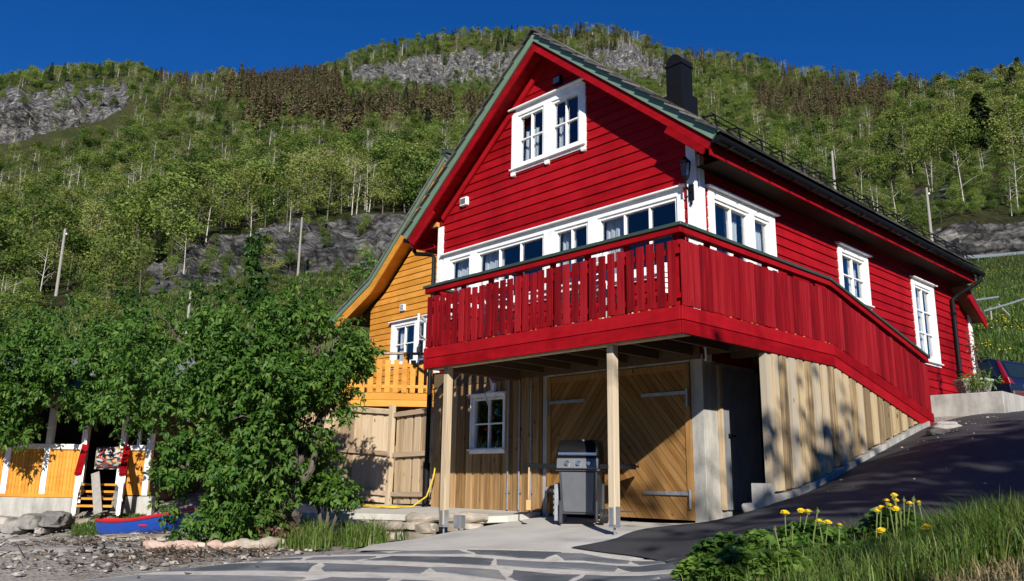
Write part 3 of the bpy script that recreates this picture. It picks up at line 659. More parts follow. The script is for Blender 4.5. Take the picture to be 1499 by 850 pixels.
# windows
zg0, zg1 = 1.46, 2.47
window(house, TF, -6.84, -1.27, 1.30, 2.585,
       [(-6.66, -6.05, zg0, zg1, 1, 1), (-5.86, -4.12, zg0, zg1, 3, 1), (-3.88, -3.12, zg0, zg1, 2, 1), (-2.92, -1.38, zg0, zg1, 3, 1)],
       curtain=[(-6.64, -6.1, 1.4, 2.5), (-5.84, -5.3, 1.4, 2.5), (-3.86, -3.55, 1.4, 2.5), (-2.9, -2.5, 1.4, 2.5)], label='long white window band above the balcony')
window(house, TF, -4.955, -3.157, 3.77, 4.99, [(-4.80, -4.14, 3.90, 4.86, 2, 2), (-3.96, -3.30, 3.90, 4.86, 2, 2)], feet=True,
       curtain=[(-4.78, -4.45, 3.9, 4.6), (-3.94, -3.7, 3.9, 4.6)], label='white double window high in the gable')
window(house, TS, 2.24, 4.14, 1.42, 2.59, [(2.38, 3.36, 1.56, 2.46, 2, 1), (3.50, 3.98, 1.56, 2.46, 1, 1)], curtain=[(2.95, 3.25, 1.5, 2.5), (3.75, 4.0, 1.5, 2.5)], label='white two-sash window behind the balcony rail')
window(house, TS, 6.38, 7.60, 1.55, 2.59, [(6.50, 7.46, 1.68, 2.48, 2, 2)], curtain=[(7.1, 7.42, 1.6, 2.5)], label='white window above the stair rail')
window(house, TS, 9.68, 10.86, .80, 2.57, [(9.80, 10.70, .95, 2.45, 2, 3)], curtain=[(9.84, 10.05, .9, 2.4), (10.4, 10.66, .9, 2.4)], label='tall white window nearest the rear corner')

# roof ----------------------------------------------------------------
def slope_poly(sd, n0, n1, s0, s1, plumb=True):
    """xz outline of a board lying on a roof slope: sd=+1 right, -1 left; n0<n1 offsets square to the slope"""
    P = lambda s, n: (AX+sd*(s*CS+n*SN), ZA-s*SN+n*CS)
    if s0 == 0 and plumb: a = [(AX, ZA+n0/CS), (AX, ZA+n1/CS)]
    else: a = [P(s0, n0), P(s0, n1)]
    return [a[0], P(s1, n0), P(s1, n1), a[1]]
SE = 4.58
roof_ = MB()
for sd in (1, -1): roof_.prism(slope_poly(sd, .0, .10, 0, SE-.05), 'y', 1.645, 12.25)
roof = roof_.build('roof', M['black'], house)
tl = MB(); cl = .335; rr = random.Random(4)
for sd in (1, -1):
    i = 0; s = SE+.03
    while s > .05:
        s1 = max(s-cl-.07, .0); nlo = .172; nhi = .122
        y = 1.505
        while y < 12.25:
            yw = min(y+.34, 12.3)
            P = lambda q, n: (AX+sd*(q*CS+n*SN), ZA-q*SN+n*CS)
            a, b, c, d = P(s, nlo-.028), P(s, nlo+.004), P(s1, nhi+.006), P(s1, nhi-.015)
            for_y = (y, yw-.006)
            tl.prism([a, b, c, d], 'y', *for_y, r=rr.random())
            y = yw
        s -= cl; i += 1
tl.build('roof_tiles', M['tile'], roof)
rc = MB(); y = 1.515
while y < 12.25:
    rc.prism([(AX-.15, ZA+.085), (AX-.145, ZA+.11), (AX-.03, ZA+.225), (AX+.03, ZA+.225), (AX+.145, ZA+.11), (AX+.15, ZA+.085), (AX, ZA+.19)], 'y', y, y+.40); y += .385
rc.build('ridge_cap', M['tile'], roof)
so = MB()
for sd in (1, -1):
    for i in range(28):
        s0 = .02+i*(SE-.1)/28; so.prism(slope_poly(sd, -.022, -.004, s0, s0+(SE-.1)/28-.006, False), 'y', 1.646, 12.2)
so.build('soffit', M['red'], roof)
for sd in (1, -1):
    b = MB(); b.prism(slope_poly(sd, -.15, -.003, 0, SE), 'y', 1.60, 1.64)
    b.prism(slope_poly(sd, -.25, -.1505, 3.72, SE-.04), 'y', 1.601, 1.639)
    b.build('barge_board', M['red'], house, bevel=.003)
    g = MB(); g.prism(slope_poly(sd, -.004, .118, 0, SE+.01), 'y', 1.565, 1.597)
    # stepped upper edge where each tile course ends
    s = SE+.03
    while s > .3:
        P = lambda q, n: (AX+sd*(q*CS+n*SN), ZA-q*SN+n*CS)
        g.prism([P(s, .119), P(s, .166), P(s-cl+.01, .124), P(s-cl+.01, .119)], 'y', 1.566, 1.596); s -= cl
    g.build('verge_board', M['green'], house, bevel=.002)
    # red trim board on the wall under the overhang
    t = MB(); t.prism(slope_poly(sd, -.20, -.03, 0, 3.85), 'y', 1.93, 1.974); t.build('barge_trim', M['red'], house)
# eaves: red fascia and boxed soffit, gutter on brackets
xe = AX+SE*CS
for sd in (1, -1):
    xf = AX+sd*(SE*CS-.10)
    f = MB(); f.box(min(xf, xf+sd*.025), max(xf, xf+sd*.025), 1.645, 12.2, 2.81, 3.02)
    x_in = XR if sd > 0 else XL
    sb = MB(); sb.box(min(x_in, xf), max(x_in, xf), 1.975, 12.2, 2.83, 2.845); sb.build('eaves_soffit', M['shaded_soffit'] if sd > 0 else M['red'], house)  # right soffit has its shade painted in, left one stays plain red
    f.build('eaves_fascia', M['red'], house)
    g = MB(); prof = []; xg = AX+sd*(SE*CS+.05); zg = 3.02; rad = .085
    for i in range(9):
        t = math.pi*i/8; prof.append((xg-sd*rad*math.cos(t), zg-rad*math.sin(t)))
    inner = [(xg-sd*(rad-.008)*math.cos(math.pi*i/8), zg-(rad-.008)*math.sin(math.pi*i/8)+.003) for i in range(8, -1, -1)]
    g.prism(prof+inner, 'y', 1.60, 12.26)
    for y in np.arange(1.9, 12.2, .6): g.box(xg-rad-.012, xg+rad+.012, y-.012, y+.012, zg-rad-.012, zg-rad+.006)
    g.box(xg-rad, xg+rad, 1.592, 1.60, zg-.07, zg+.012)
    gut = g.build('gutter', M['black'], house, smooth='auto')
# black apron and snow rail along the right eaves
ap = MB(); ap.prism([(xe-.24, 3.235), (xe+.02, 3.02), (xe+.04, 3.045), (xe-.22, 3.262)], 'y', 1.62, 12.25)
sn = MB()
P = lambda s, n: (AX+(s*CS+n*SN), ZA-s*SN+n*CS)
for y in np.arange(1.75, 12.1, .62):
    a = P(4.10, .19); b = P(4.27, .30); c = P(4.42, .16)
    sn.bar((a[0], y, a[1]), (b[0], y, b[1]), .02, .02, up=(0, 1, 0)); sn.bar((b[0], y, b[1]), (c[0], y, c[1]), .02, .02, up=(0, 1, 0)); sn.bar((a[0], y, a[1]), (c[0], y, c[1]), .02, .02, up=(0, 1, 0))
for s, n in ((4.27, .30), (4.33, .235)):
    q = P(s, n); sn.tube([(q[0], 1.65, q[1]), (q[0], 12.2, q[1])], .009, 6)
sn.build('snow_guard', M['black'], house)
# chimney
ch = MB(); c0 = Vector((-3.2, 4.78, 0)); hw = .18
ch.box(c0.x-hw, c0.x+hw, c0.y-hw, c0.y+hw, 4.9, 6.28)
ch.box(c0.x-hw-.02, c0.x+hw+.02, c0.y-hw-.02, c0.y+hw+.02, 6.27, 6.31)
chm = ch.build('chimney', M['black'], house)
cc = MB(); arc = [(c0.x-.175*math.cos(math.pi*i/10), 6.315+.19*math.sin(math.pi*i/10)) for i in range(11)]
cc.prism(arc, 'y', c0.y-.185, c0.y+.185); cc.build('chimney_cowl', M['black'], chm, smooth='auto')
fl = MB(); fl.box(c0.x-hw-.06, c0.x+hw+.06, c0.y-hw-.06, c0.y+hw+.06, 4.9, roof_z(c0.x, .19)+.17); fl.build('chimney_flashing', M['black'], chm)
# vents on the gable
def vent(c, w, h, m, name='wall_vent'):
    b = MB(); b.box(c[0]-w/2, c[0]+w/2, .0, .085, c[1]-h/2, c[1]+h/2, T=TF)
    o = b.build(name, M['white'] if m != 'black' else M['black'], house, bevel=.006)
    g = MB()
    for i in range(6): z = c[1]-h/2+.03+i*(h-.05)/6; g.box(c[0]-w/2+.025, c[0]+w/2-.025, .086, .096, z, z+.012, T=TF)
    g.build('louvre', M['galv'] if m != 'black' else M['galv'], o)
vent((-3.79, 5.20), .19, .16, 'black'); vent((-6.25, 3.56), .19, .16, 'white')
# raw timber end of the boxed eaves on the left
e = MB(); e.box(-7.20, -7.02, 1.90, 1.975, 3.22, 3.31); e.build('rafter_end', M['raw_end'], house)
# wall lantern on the right corner board
lt = MB(); lc = Vector((XR-.05, YF-.19, 2.76))
lt.lathe(lc+Vector((0, 0, .12)), [(.085, -.01), (.09, .0), (.035, .06), (.02, .09)], 6); lt.lathe(lc+Vector((0, 0, -.10)), [(.035, -.04), (.05, 0), (.055, .015)], 6)
for i in range(6):
    t = math.pi/3*i; lt.bar(lc+Vector((.05*math.cos(t), .05*math.sin(t), -.09)), lc+Vector((.08*math.cos(t), .08*math.sin(t), .115)), .01, .01, up=(.3, .9, .1))
lt.tube([(lc.x, YF-.05, lc.z-.28), (lc.x, YF-.12, lc.z-.30), (lc.x, lc.y, lc.z-.24), (lc.x, lc.y, lc.z-.12)], .014, 6)
lt.box(lc.x-.04, lc.x+.04, YF-.075, YF-.052, lc.z-.42, lc.z-.18); lt.lathe((lc.x, YF-.07, lc.z-.47), [(.005, -.03), (.022, .0), (.015, .05)], 6)
lan = lt.build('wall_lantern', M['black'], house)
lg = MB(); lg.lathe(lc, [(.042, -.085), (.068, .105)], 6); lg.build('lantern_glass', M['glass'], lan)
# downpipes
dp_ = MB(); xg = AX-(SE*CS+.05)
dp_.tube([(xg+.02, 1.80, 3.0), (xg+.02, 1.80, 2.80), (xg+.06, 1.82, 2.74), (XL-.12, 1.90, 2.66), (XL-.075, 1.91, 2.58), (XL-.075, 1.91, -.2), (XL-.075, 1.91, -1.35)], .042, 10)
dp_.tube([(XL-.075, 1.91, -1.35), (XL-.075, 1.91, -2.2)], .062, 10)
dp_.build('downpipe', M['black'], house, smooth='auto')['label'] = 'black downpipe at the left corner'
dp_ = MB(); xg = AX+(SE*CS+.05)
dp_.tube([(xg, 12.10, 3.0), (xg, 12.10, 2.84), (xg-.08, 12.06, 2.76), (XR+.16, 11.95, 2.55), (XR+.085, 11.82, 2.44), (XR+.085, 11.82, 1.2), (XR+.085, 11.82, -.1)], .045, 10)
for z in (2.1, .8): dp_.box(XR+.02, XR+.14, 11.76, 11.88, z, z+.03)
dp_.build('downpipe', M['black'], house, smooth='auto')['label'] = 'black downpipe on the long side wall'
# lean-to roof at the rear
def lz(y): return 2.66-.56*(y-12.25)
lr = MB(); lr.prism([(12.0, lz(12.0)+.02), (13.25, lz(13.25)+.02), (13.25, lz(13.25)+.09), (12.0, lz(12.0)+.09)], 'x', -6.5, -.735)
lean = lr.build('lean_to_roof', M['tile'], house)
b = MB(); b.prism([(12.2, lz(12.2)-.19), (13.2, lz(13.2)-.19), (13.2, lz(13.2)+.015), (12.2, lz(12.2)+.015)], 'x', -.775, -.74); b.build('barge_board', M['red'], lean)
b = MB(); b.prism([(12.02, lz(12.02)-.045), (13.2, lz(13.2)-.045), (13.2, lz(13.2)+.0), (12.02, lz(12.02)+.0)], 'x', -6.4, -.78); b.build('soffit', M['brown_board'], lean)
mb = MB(); siding(mb, TS, lambda z: YB, lambda z: min(13.03, 12.25+(2.60-z)/.56) if z > 2.1 else 13.03, .03, 2.66, [], rng=random.Random(18))
mb.box(XL+1, XR-.05, YB+.1, 13.0, -.4, 1.9); mb.build('porch_wall', M['red'], lean)

# basement --------------------------------------------------------------
def boards(mb, T, a0, a1, zb, zt, w=.125, holes=(), n0=.0, relief=.022, jit=.0, rng=None):
    """upright board-on-board cladding"""
    rng = rng or random.Random(11); a = a0; k = 0
    zt_ = zt if callable(zt) else (lambda q: zt); zb_ = zb if callable(zb) else (lambda q: zb)
    while a < a1-.01:
        b = min(a+w*rng.uniform(.88, 1.1), a1); o = relief if k % 2 else .0; ex = .018 if k % 2 else -.008
        A, B = max(a0, a-ex), min(a1, b+ex); j = rng.uniform(-jit, jit); rv = rng.random()
        zl, zr, tl_, tr_ = zb_(A)+j, zb_(B)+j, zt_(A), zt_(B)
        segs = [(zl, zr, tl_, tr_)]
        for h in holes:
            if B > h[0] and A < h[1]:
                segs = [q for s_ in segs for q in ([(s_[0], s_[1], h[2], h[2])] if s_[0] < h[2] else [])+([(h[3], h[3], s_[2], s_[3])] if s_[2] > h[3] else [])]
        for s_ in segs:
            mb.hexa([T(*q) for q in [(A, n0-.03, s_[0]), (B, n0-.03, s_[1]), (B, n0+o+.02, s_[1]), (A, n0+o+.02, s_[0]), (A, n0-.03, s_[2]), (B, n0-.03, s_[3]), (B, n0+o+.02, s_[3]), (A, n0+o+.02, s_[2])]], rv)
        a = b; k += 1
mb = MB(); boards(mb, TF, XL, -4.16, lambda a: -2.15, .06, .118, [(-5.88, -5.06, -1.145, -.235)])
bw = mb.build('basement_wall', M['wood_fresh'], house); bw['label'] = 'upright pine boarding beside the garage doors'
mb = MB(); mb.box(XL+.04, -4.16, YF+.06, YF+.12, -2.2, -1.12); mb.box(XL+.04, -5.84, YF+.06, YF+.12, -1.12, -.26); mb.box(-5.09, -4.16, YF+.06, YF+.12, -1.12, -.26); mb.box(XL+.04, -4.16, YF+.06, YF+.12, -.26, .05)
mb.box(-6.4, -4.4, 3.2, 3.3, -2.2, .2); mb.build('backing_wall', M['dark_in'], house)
window(house, TF, -5.925, -5.015, -1.20, -.19, [(-5.885, -5.055, -1.15, -.23, 2, 2)], cap=.02, label='small white four-pane basement window', depth=.055)
mb = MB(); mb.box(-1.262, XR, YF-.03, YF+.30, -2.3, .10); mb.box(-4.16, -4.02, YF+.0, YF+.30, -2.3, .05); mb.box(-4.02, -1.262, YF+.03, YF+.30, -.0, .11)
mb.box(XR-.25, XR-.003, YF+.305, 9.0, -2.3, .02)
mb.build('concrete_wall', M['concrete'], house, bevel=.006)
mb = MB(); mb.box(-4.02, -1.262, YF-.05, YF+.028, .002, .10); mb.build('lintel', M['concrete'], house)
# garage doors: herringbone boards clipped to each leaf, frame, strap hinges
def clip_poly(P, a, b, c):   # keep a*x+b*z<=c
    out = []
    for i in range(len(P)):
        p, q = P[i], P[(i+1) % len(P)]; dp, dq = a*p[0]+b*p[1]-c, a*q[0]+b*q[1]-c
        if dp <= 0: out.append(p)
        if dp*dq < 0:
            t = dp/(dp-dq); out.append((p[0]+(q[0]-p[0])*t, p[1]+(q[1]-p[1])*t))
    return out
def leaf(x0, x1, sgn):
    z0, z1 = -2.14, -.01
    fr = MB(); fr.box(x0, x0+.085, YF-.055, YF+.0, z0, z1); fr.box(x1-.085, x1, YF-.055, YF+.0, z0, z1); fr.box(x0+.085, x1-.085, YF-.053, YF, z1-.09, z1)
    d = fr.build('garage_door', M['wood_door'], house)
    mb = MB(); w = .105; k = 0; ang = math.radians(50)
    nx, nz = math.sin(ang)*(-sgn), math.cos(ang)
    A = (x0+.085, z0); cs = [nx*x+nz*z for x in (x0, x1) for z in (z0, z1)]; c = min(cs)
    rr = random.Random(int(x0*10)+20)
    while c < max(cs):
        P = [(x0+.085, z0), (x1-.085, z0), (x1-.085, z1-.09), (x0+.085, z1-.09)]
        P = clip_poly(P, nx, nz, c+w-.009); P = clip_poly(P, -nx, -nz, -c) if P else P
        if len(P) >= 3: mb.prism(P, 'y', YF-.038, YF-.004, r=rr.random())
        c += w
    mb.build('board_panel', M['wood_diag_l' if sgn > 0 else 'wood_diag_r'], d)
    bk = MB(); bk.box(x0+.05, x1-.05, YF-.003, YF+.02, z0, z1); bk.build('door_backing', M['dark_in'], d)
    for z in (-1.79, -.42):
        h = MB(); xo = x1-.03 if sgn < 0 else x0+.03; xi = xo+sgn*.80
        h.box(min(xo, xi), max(xo, xi), YF-.068, YF-.057, z-.024, z+.024); h.tube([(xo+(-sgn)*.0, YF-.075, z-.20), (xo, YF-.075, z+.05)], .018, 8)
        for t in (.15, .45, .75): h.lathe((xo+sgn*t*.9, YF-.072, z), [(.013, -.006), (.013, .004)], 6, 'y')
        h.build('strap_hinge', M['galv'], d)
    return d
def diag_wood(name, sgn):
    m = wood(name, [(.17, .082, .025), (.25, .13, .042), (.32, .18, .068)], 'x', rnd=.35)
    for n_ in list(m.node_tree.nodes):
        if n_.type == 'MAPPING':
            n_.vector_type = 'POINT'; sc = n_.inputs['Scale'].default_value[:]
            # turn the grain along the slanting boards before stretching it
            pre = m.node_tree.nodes.new('ShaderNodeMapping'); pre.inputs['Rotation'].default_value = (0, sgn*math.radians(50), 0)
            src = n_.inputs['Vector'].links[0].from_socket
            m.node_tree.links.new(src, pre.inputs['Vector']); m.node_tree.links.new(pre.outputs[0], n_.inputs['Vector'])
    return m
M['wood_diag_l'] = diag_wood('door_boards_rising', 1); M['wood_diag_r'] = diag_wood('door_boards_falling', -1)
leaf(-4.015, -2.65, 1); leaf(-2.64, -1.267, -1)
# conduits on the boarding, side light bracket, steel side door
for x in (-4.90, -4.63, -4.36):
    c = MB(); c.tube([(x, YF-.075, -2.12), (x, YF-.075, .0)], .016, 8)
    for z in (-1.85, -1.0): c.box(x-.03, x+.03, YF-.08, YF-.044, z, z+.03)
    c.build('conduit', M['galv'], house, smooth='auto')
br = MB(); br.box(-5.33, -5.25, YF-.10, YF-.045, -.28, .0); br.tube([(-5.29, YF-.09, -.12), (-5.27, YF-.30, -.20), (-5.08, YF-.36, -.42)], .014, 8); br.tube([(-5.29, YF-.09, -.02), (-5.15, YF-.30, .05), (-5.06, YF-.33, -.10)], .010, 8)
br.build('lamp_bracket', M['white'], house)
sd_ = MB()
y = YF+.385
while y < YF+1.34: sd_.box(XR+.0, XR+.035, y, y+.052, -2.0, -.05); sd_.box(XR+.0, XR+.022, y+.052, y+.062, -2.0, -.05); y += .062
sdo = sd_.build('side_door', M['steel_door'], house)
s2 = MB(); s2.box(XR+.0, XR+.05, YF+.305, YF+.375, -2.0, -.02); s2.build('door_frame', M['wood_fence'], sdo)
s2 = MB(); s2.box(XR+.036, XR+.05, YF+.50, YF+.54, -1.03, -.97); s2.tube([(XR+.08, YF+.48, -1.0), (XR+.08, YF+.62, -1.0)], .012, 8); s2.tube([(XR+.045, YF+.52, -1.0), (XR+.08, YF+.52, -1.0)], .012, 8); s2.build('door_handle', M['black'], sdo)

# ---------------------------------------------------------------- balcony and stair (fixed to the house: part of it)
ZFT, ZG, ZR = .318, .156, 1.30
L_, YBN, YEN, ZEN = 4.715, 3.68, 7.17, -.4445
slp = (ZEN-ZFT)/(YEN-YBN)
def dz(y): return 0 if y <= YBN else slp*(y-YBN)
fas = MB()
for z0, z1 in ((.0, ZG-.004), (ZG+.004, ZFT)):
    t = .0 if z0 else .003
    fas.box(-L_, -.002, -.035+t, .0, z0, z1)
    fas.hexa([(-.0, -.035+t, z0), (.035-t, -.035+t, z0), (.035-t, YBN, z0), (0, YBN, z0), (-.0, -.035+t, z1), (.035-t, -.035+t, z1), (.035-t, YBN, z1), (0, YBN, z1)])
    e = slp*(YEN-YBN)
    fas.hexa([(0, YBN, z0), (.035-t, YBN, z0), (.035-t, YEN+.05, z0+e), (0, YEN+.05, z0+e), (0, YBN, z1), (.035-t, YBN, z1), (.035-t, YEN+.05, z1+e), (0, YEN+.05, z1+e)])
    fas.box(-L_-.035+t, -L_-.001, -.035+t, YF-.06, z0, z1)
bal = fas.build('balcony', M['red'], house, bevel=.003)
fl = MB(); rr = random.Random(2)
x = -L_
while x < -.01: fl.box(x, min(x+.118, -.0), .0, YF-.06, .285, .313); x += .124
x = XR+.06
while x < -.01: fl.box(x, min(x+.118, -.0), YF-.05, YBN, .285, .313); x += .124
y = YBN
while y < YEN: fl.box(XR+.06, -.01, y, y+.30, dz(y+.15)+.275, dz(y+.15)+.313); y += .305
fl.build('deck_boards', M['joist'], bal)
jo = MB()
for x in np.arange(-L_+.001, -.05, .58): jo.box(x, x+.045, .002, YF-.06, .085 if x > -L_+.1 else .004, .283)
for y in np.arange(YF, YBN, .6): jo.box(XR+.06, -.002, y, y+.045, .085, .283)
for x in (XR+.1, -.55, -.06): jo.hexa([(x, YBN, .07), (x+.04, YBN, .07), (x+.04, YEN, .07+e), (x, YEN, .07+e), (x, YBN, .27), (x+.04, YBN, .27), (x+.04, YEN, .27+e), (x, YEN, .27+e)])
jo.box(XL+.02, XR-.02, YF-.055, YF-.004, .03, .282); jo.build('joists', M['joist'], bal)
bm_ = MB(); bm_.box(-L_+.02, -.02, .10, .20, .0, .083); bm_.build('beam', M['wood_post'], bal)
# pickets: front, left return, right side, stair
rr = random.Random(21)
def picket(T, a, w, zb, zt, sl=0):
    b = MB(); t = rr.uniform(-.006, .006); zt += rr.uniform(-.012, .012); zb += rr.uniform(-.008, .01); n = rr.uniform(.0, .006)
    b.hexa([T(*q) for q in [(a, .0+n, zb), (a+w, .0+n, zb+sl*w), (a+w, .022+n, zb+sl*w), (a, .022+n, zb), (a+t, .0+n, zt), (a+w+t, .0+n, zt+sl*w), (a+w+t, .022+n, zt+sl*w), (a+t, .022+n, zt)]])
    b.mi = 1
    if rr.random() < .5: b.hexa([T(*q) for q in [(a+.006, -.002, zb-.016), (a+w*.35, -.002, zb-.016), (a+w*.35, .016, zb-.016), (a+.006, .016, zb-.016), (a+.006, -.002, zb+.0), (a+w*.35, -.002, zb), (a+w*.35, .016, zb), (a+.006, .016, zb)]])
    b.build('picket', [M['red_rough'], M['raw_end']], bal)
TB = lambda a, n, z: (a, .0-.006-n, z)
npk = 31; pitch = (L_-.03)/npk
for i in range(npk): picket(TB, -L_+.02+i*pitch, .103, ZFT+.012, 1.115)
TR = lambda a, n, z: (.006+n, a, z)
n1 = 30; p1 = (YBN-.0)/n1
for i in range(n1): picket(TR, .0+i*p1, .105 if i else .11, ZFT+.012, 1.115)
n2 = 28; p2 = (YEN-YBN)/n2
for i in range(n2): yy = YBN+i*p2; picket(TR, yy, .112, ZFT+.012+dz(yy), 1.115+dz(yy), slp)
TLs = lambda a, n, z: (-L_-.006-n, a, z)
for i in range(11): picket(TLs, .03+i*.165, .10, ZFT+.012, 1.115)
# stringers, posts, handrail
st = MB()
for z in (.42, .95):
    st.box(-L_+.01, -.01, .0, .036, z, z+.07); st.box(-.036, -.0, .037, YBN, z, z+.07)
    st.hexa([(-.036, YBN, z), (0, YBN, z), (0, YEN, z+e), (-.036, YEN, z+e), (-.036, YBN, z+.07), (0, YBN, z+.07), (0, YEN, z+.07+e), (-.036, YEN, z+.07+e)])
    st.box(-L_, -L_+.036, .04, YF-.06, z, z+.07)
st.build('rail_stringer', M['red'], bal)
for x in (-4.62, -3.98, -3.36, -2.75, -2.12, -1.50, -.86, -.12):
    b = MB(); b.box(x, x+.075, .038, .085, .315, 1.20); b.build('rail_post', M['red'], bal)
for y in (.10, .62, 1.30, 1.98, 2.66, 3.30, 3.95, 4.8, 5.6, 6.4, 7.05):
    b = MB(); b.box(-.085, -.038, y, y+.075, .3+dz(y), 1.20+dz(y)); b.build('rail_post', M['red'], bal)
hr = MB(); o = .045
hr.box(-L_-o, o, -o, .05, 1.185, 1.262); hr.box(-.05, o, .05, YBN, 1.185, 1.262); hr.box(-L_-o, -L_+.05, .05, YF-.06, 1.185, 1.262)
hr.hexa([(-.05, YBN, 1.185), (o, YBN, 1.185), (o, YEN+.03, 1.185+e), (-.05, YEN+.03, 1.185+e), (-.05, YBN, 1.262), (o, YBN, 1.262), (o, YEN+.03, 1.262+e), (-.05, YEN+.03, 1.262+e)])
hro = hr.build('handrail', M['red'], bal, bevel=.003)
cp_ = MB(); o = .07
cp_.box(-L_-o, o, -o, .075, 1.263, 1.305); cp_.box(-.075, o, .075, YBN, 1.263, 1.305); cp_.box(-L_-o, -L_+.075, .075, YF-.06, 1.263, 1.305)
cp_.hexa([(-.075, YBN, 1.263), (o, YBN, 1.263), (o, YEN+.06, 1.263+e), (-.075, YEN+.06, 1.263+e), (-.075, YBN, 1.305), (o, YBN, 1.305), (o, YEN+.06, 1.305+e), (-.075, YEN+.06, 1.305+e)])
cp_.build('rail_cap', M['green_dark'], hro, bevel=.004)
# timber posts that carry the balcony
for x, zb in ((-1.20, -2.275), (-4.40, -2.42)):
    b = MB(); b.box(x, x+.10, .10, .20, zb+.13, -.001); po = b.build('support_post', M['wood_post'], house, bevel=.004)
    g = MB(); g.box(x-.006, x-.001, .11, .19, zb+.10, zb+.34); g.box(x+.02, x+.08, .092, .098, zb+.13, zb+.33); g.box(x+.101, x+.106, .11, .19, zb+.10, zb+.34); g.box(x, x+.10, .10, .20, zb+.10, zb+.128); g.tube([(x+.05, .15, zb-.02), (x+.05, .15, zb+.10)], .014, 8); g.build('post_shoe', M['galv'], po)
# raw board cladding under the stair
cl_ = MB(); rr = random.Random(17)
boards(cl_, TR, 1.84, 6.72, lambda a: float(gnear(.02, a))+.14, lambda a: (-.012 if a <= YBN else -.012+slp*(a-YBN)), .112, n0=-.035, relief=.03, jit=.02, rng=rr)
cl_.box(-.09, -.0, 1.80, 1.838, -1.86, -.012)
cl_.build('stair_cladding', M['wood_grey'], bal)['label'] = 'raw weathered boarding under the stair'
cb = MB()
pts_y = list(np.linspace(1.72, 6.95, 12))
for a, b in zip(pts_y[:-1], pts_y[1:]):
    za, zb = float(gnear(.03, a)), float(gnear(.03, b))
    cb.hexa([(-.14, a, za-.3), (.055, a, za-.3), (.055, b, zb-.3), (-.14, b, zb-.3), (-.14, a, za+.11), (.055, a, za+.11), (.055, b, zb+.11), (-.14, b, zb+.11)])
cb.box(-.16, .07, 1.58, 1.719, -2.3, -1.64)
cb.build('concrete_kerb', M['concrete'], bal)
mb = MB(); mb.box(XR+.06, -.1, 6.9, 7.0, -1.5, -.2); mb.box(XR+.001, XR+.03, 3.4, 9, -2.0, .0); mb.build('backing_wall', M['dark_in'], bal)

# ================================================================== YELLOW HOUSE BEHIND
YY = 4.4
yh = empty('yellow_house', (-10.8, 9, -2.0), 'ochre yellow clapboard house with flared gable roof behind the red house', 'house')
TY = lambda a, n, z: (a, YY+.45-n, z)
ax = -9.95
outl = [(-9.95, 6.15), (-12.82, 3.63), (-13.05, 3.44), (-14.95, 2.54)]
def edge_x(z, dz=.0):
    pts = [(x, q-dz) for x, q in outl]
    for (xa, za), (xb, zb) in zip(pts[:-1], pts[1:]):
        if zb <= z <= za: return xb+(xa-xb)*(z-zb)/(za-zb)
    return -13.6 if z < pts[-1][1] else ax
ylo = lambda z: max(-13.6, edge_x(z, .25)); yhi = lambda z: min(-7.9, 2*ax-edge_x(z, .25)) if z > 2.6 else -7.9
mb = MB(); siding(mb, TY, ylo, yhi, -.3, 5.6, [(-12.45, -10.62, 1.25, 2.28)], rng=random.Random(5))
mb.build('wall', M['yellow'], yh)
mb = MB()
for x0, x1 in ((-13.6, -13.5), (-8.0, -7.9)): mb.box(x0, x1, YY+.5, 14, -2.4, 2.5)
mb.box(-13.6, -7.9, 13.9, 14, -2.4, 2.5); mb.build('side_wall', M['yellow'], yh)
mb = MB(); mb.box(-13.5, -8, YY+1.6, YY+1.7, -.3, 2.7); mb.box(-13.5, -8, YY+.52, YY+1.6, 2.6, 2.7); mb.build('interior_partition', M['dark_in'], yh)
mb = MB(); mb.box(-13.6, -7.9, YY+.45, YY+.55, -2.4, -.3); mb.build('basement_wall', M['wood_fence'], yh)
mir = lambda pl: [(2*ax-x, z) for x, z in pl]
for sd in (0, 1):
    ol = outl if sd == 0 else [(-9.95, 6.15), (-7.75, 4.21)]
    def lay(d0, d1): return [(x, z+d0) for x, z in ol]+[(x, z+d1) for x, z in ol[::-1]]
    def seg_prism(m, d0, d1, y0, y1):
        for (xa, za), (xb, zb) in zip(ol[:-1], ol[1:]):
            m.prism([(xa, za+d0), (xb, zb+d0), (xb, zb+d1), (xa, za+d1)], 'y', y0, y1)
    b = MB(); seg_prism(b, -.26, -.0, YY, YY+.035); b.build('barge_board', M['yellow'], yh)
    b = MB(); seg_prism(b, .002, .135, YY-.03, YY+.004); b.build('verge_board', M['green'], yh)
    b = MB(); seg_prism(b, -.10, -.03, YY+.036, YY+.46); b.build('soffit', M['yellow'], yh)
    b = MB()
    for k in range(24):
        y = YY-.06+k*.42; seg_prism(b, .137, .205, y, y+.41)
    r_ = b.build('roof', M['tile'], yh)
b = MB(); b.box(ax-.13, ax+.13, YY-.08, 14.2, 6.31, 6.40); b.build('ridge_cap', M['green_dark'], yh)
b = MB(); b.tube([(-7.72, YY-.05, 4.25), (-7.72, 13.5, 4.25)], .07, 8); b.build('gutter', M['black'], yh)
def yw_sash(): pass
window(yh, TY, -12.55, -10.52, 1.15, 2.38, [(-12.42, -11.52, 1.28, 2.27, 2, 2), (-11.40, -10.66, 1.28, 2.27, 2, 2)], curtain=[(-12.38, -12.1, 1.3, 2.2)], label='white window of the yellow house')
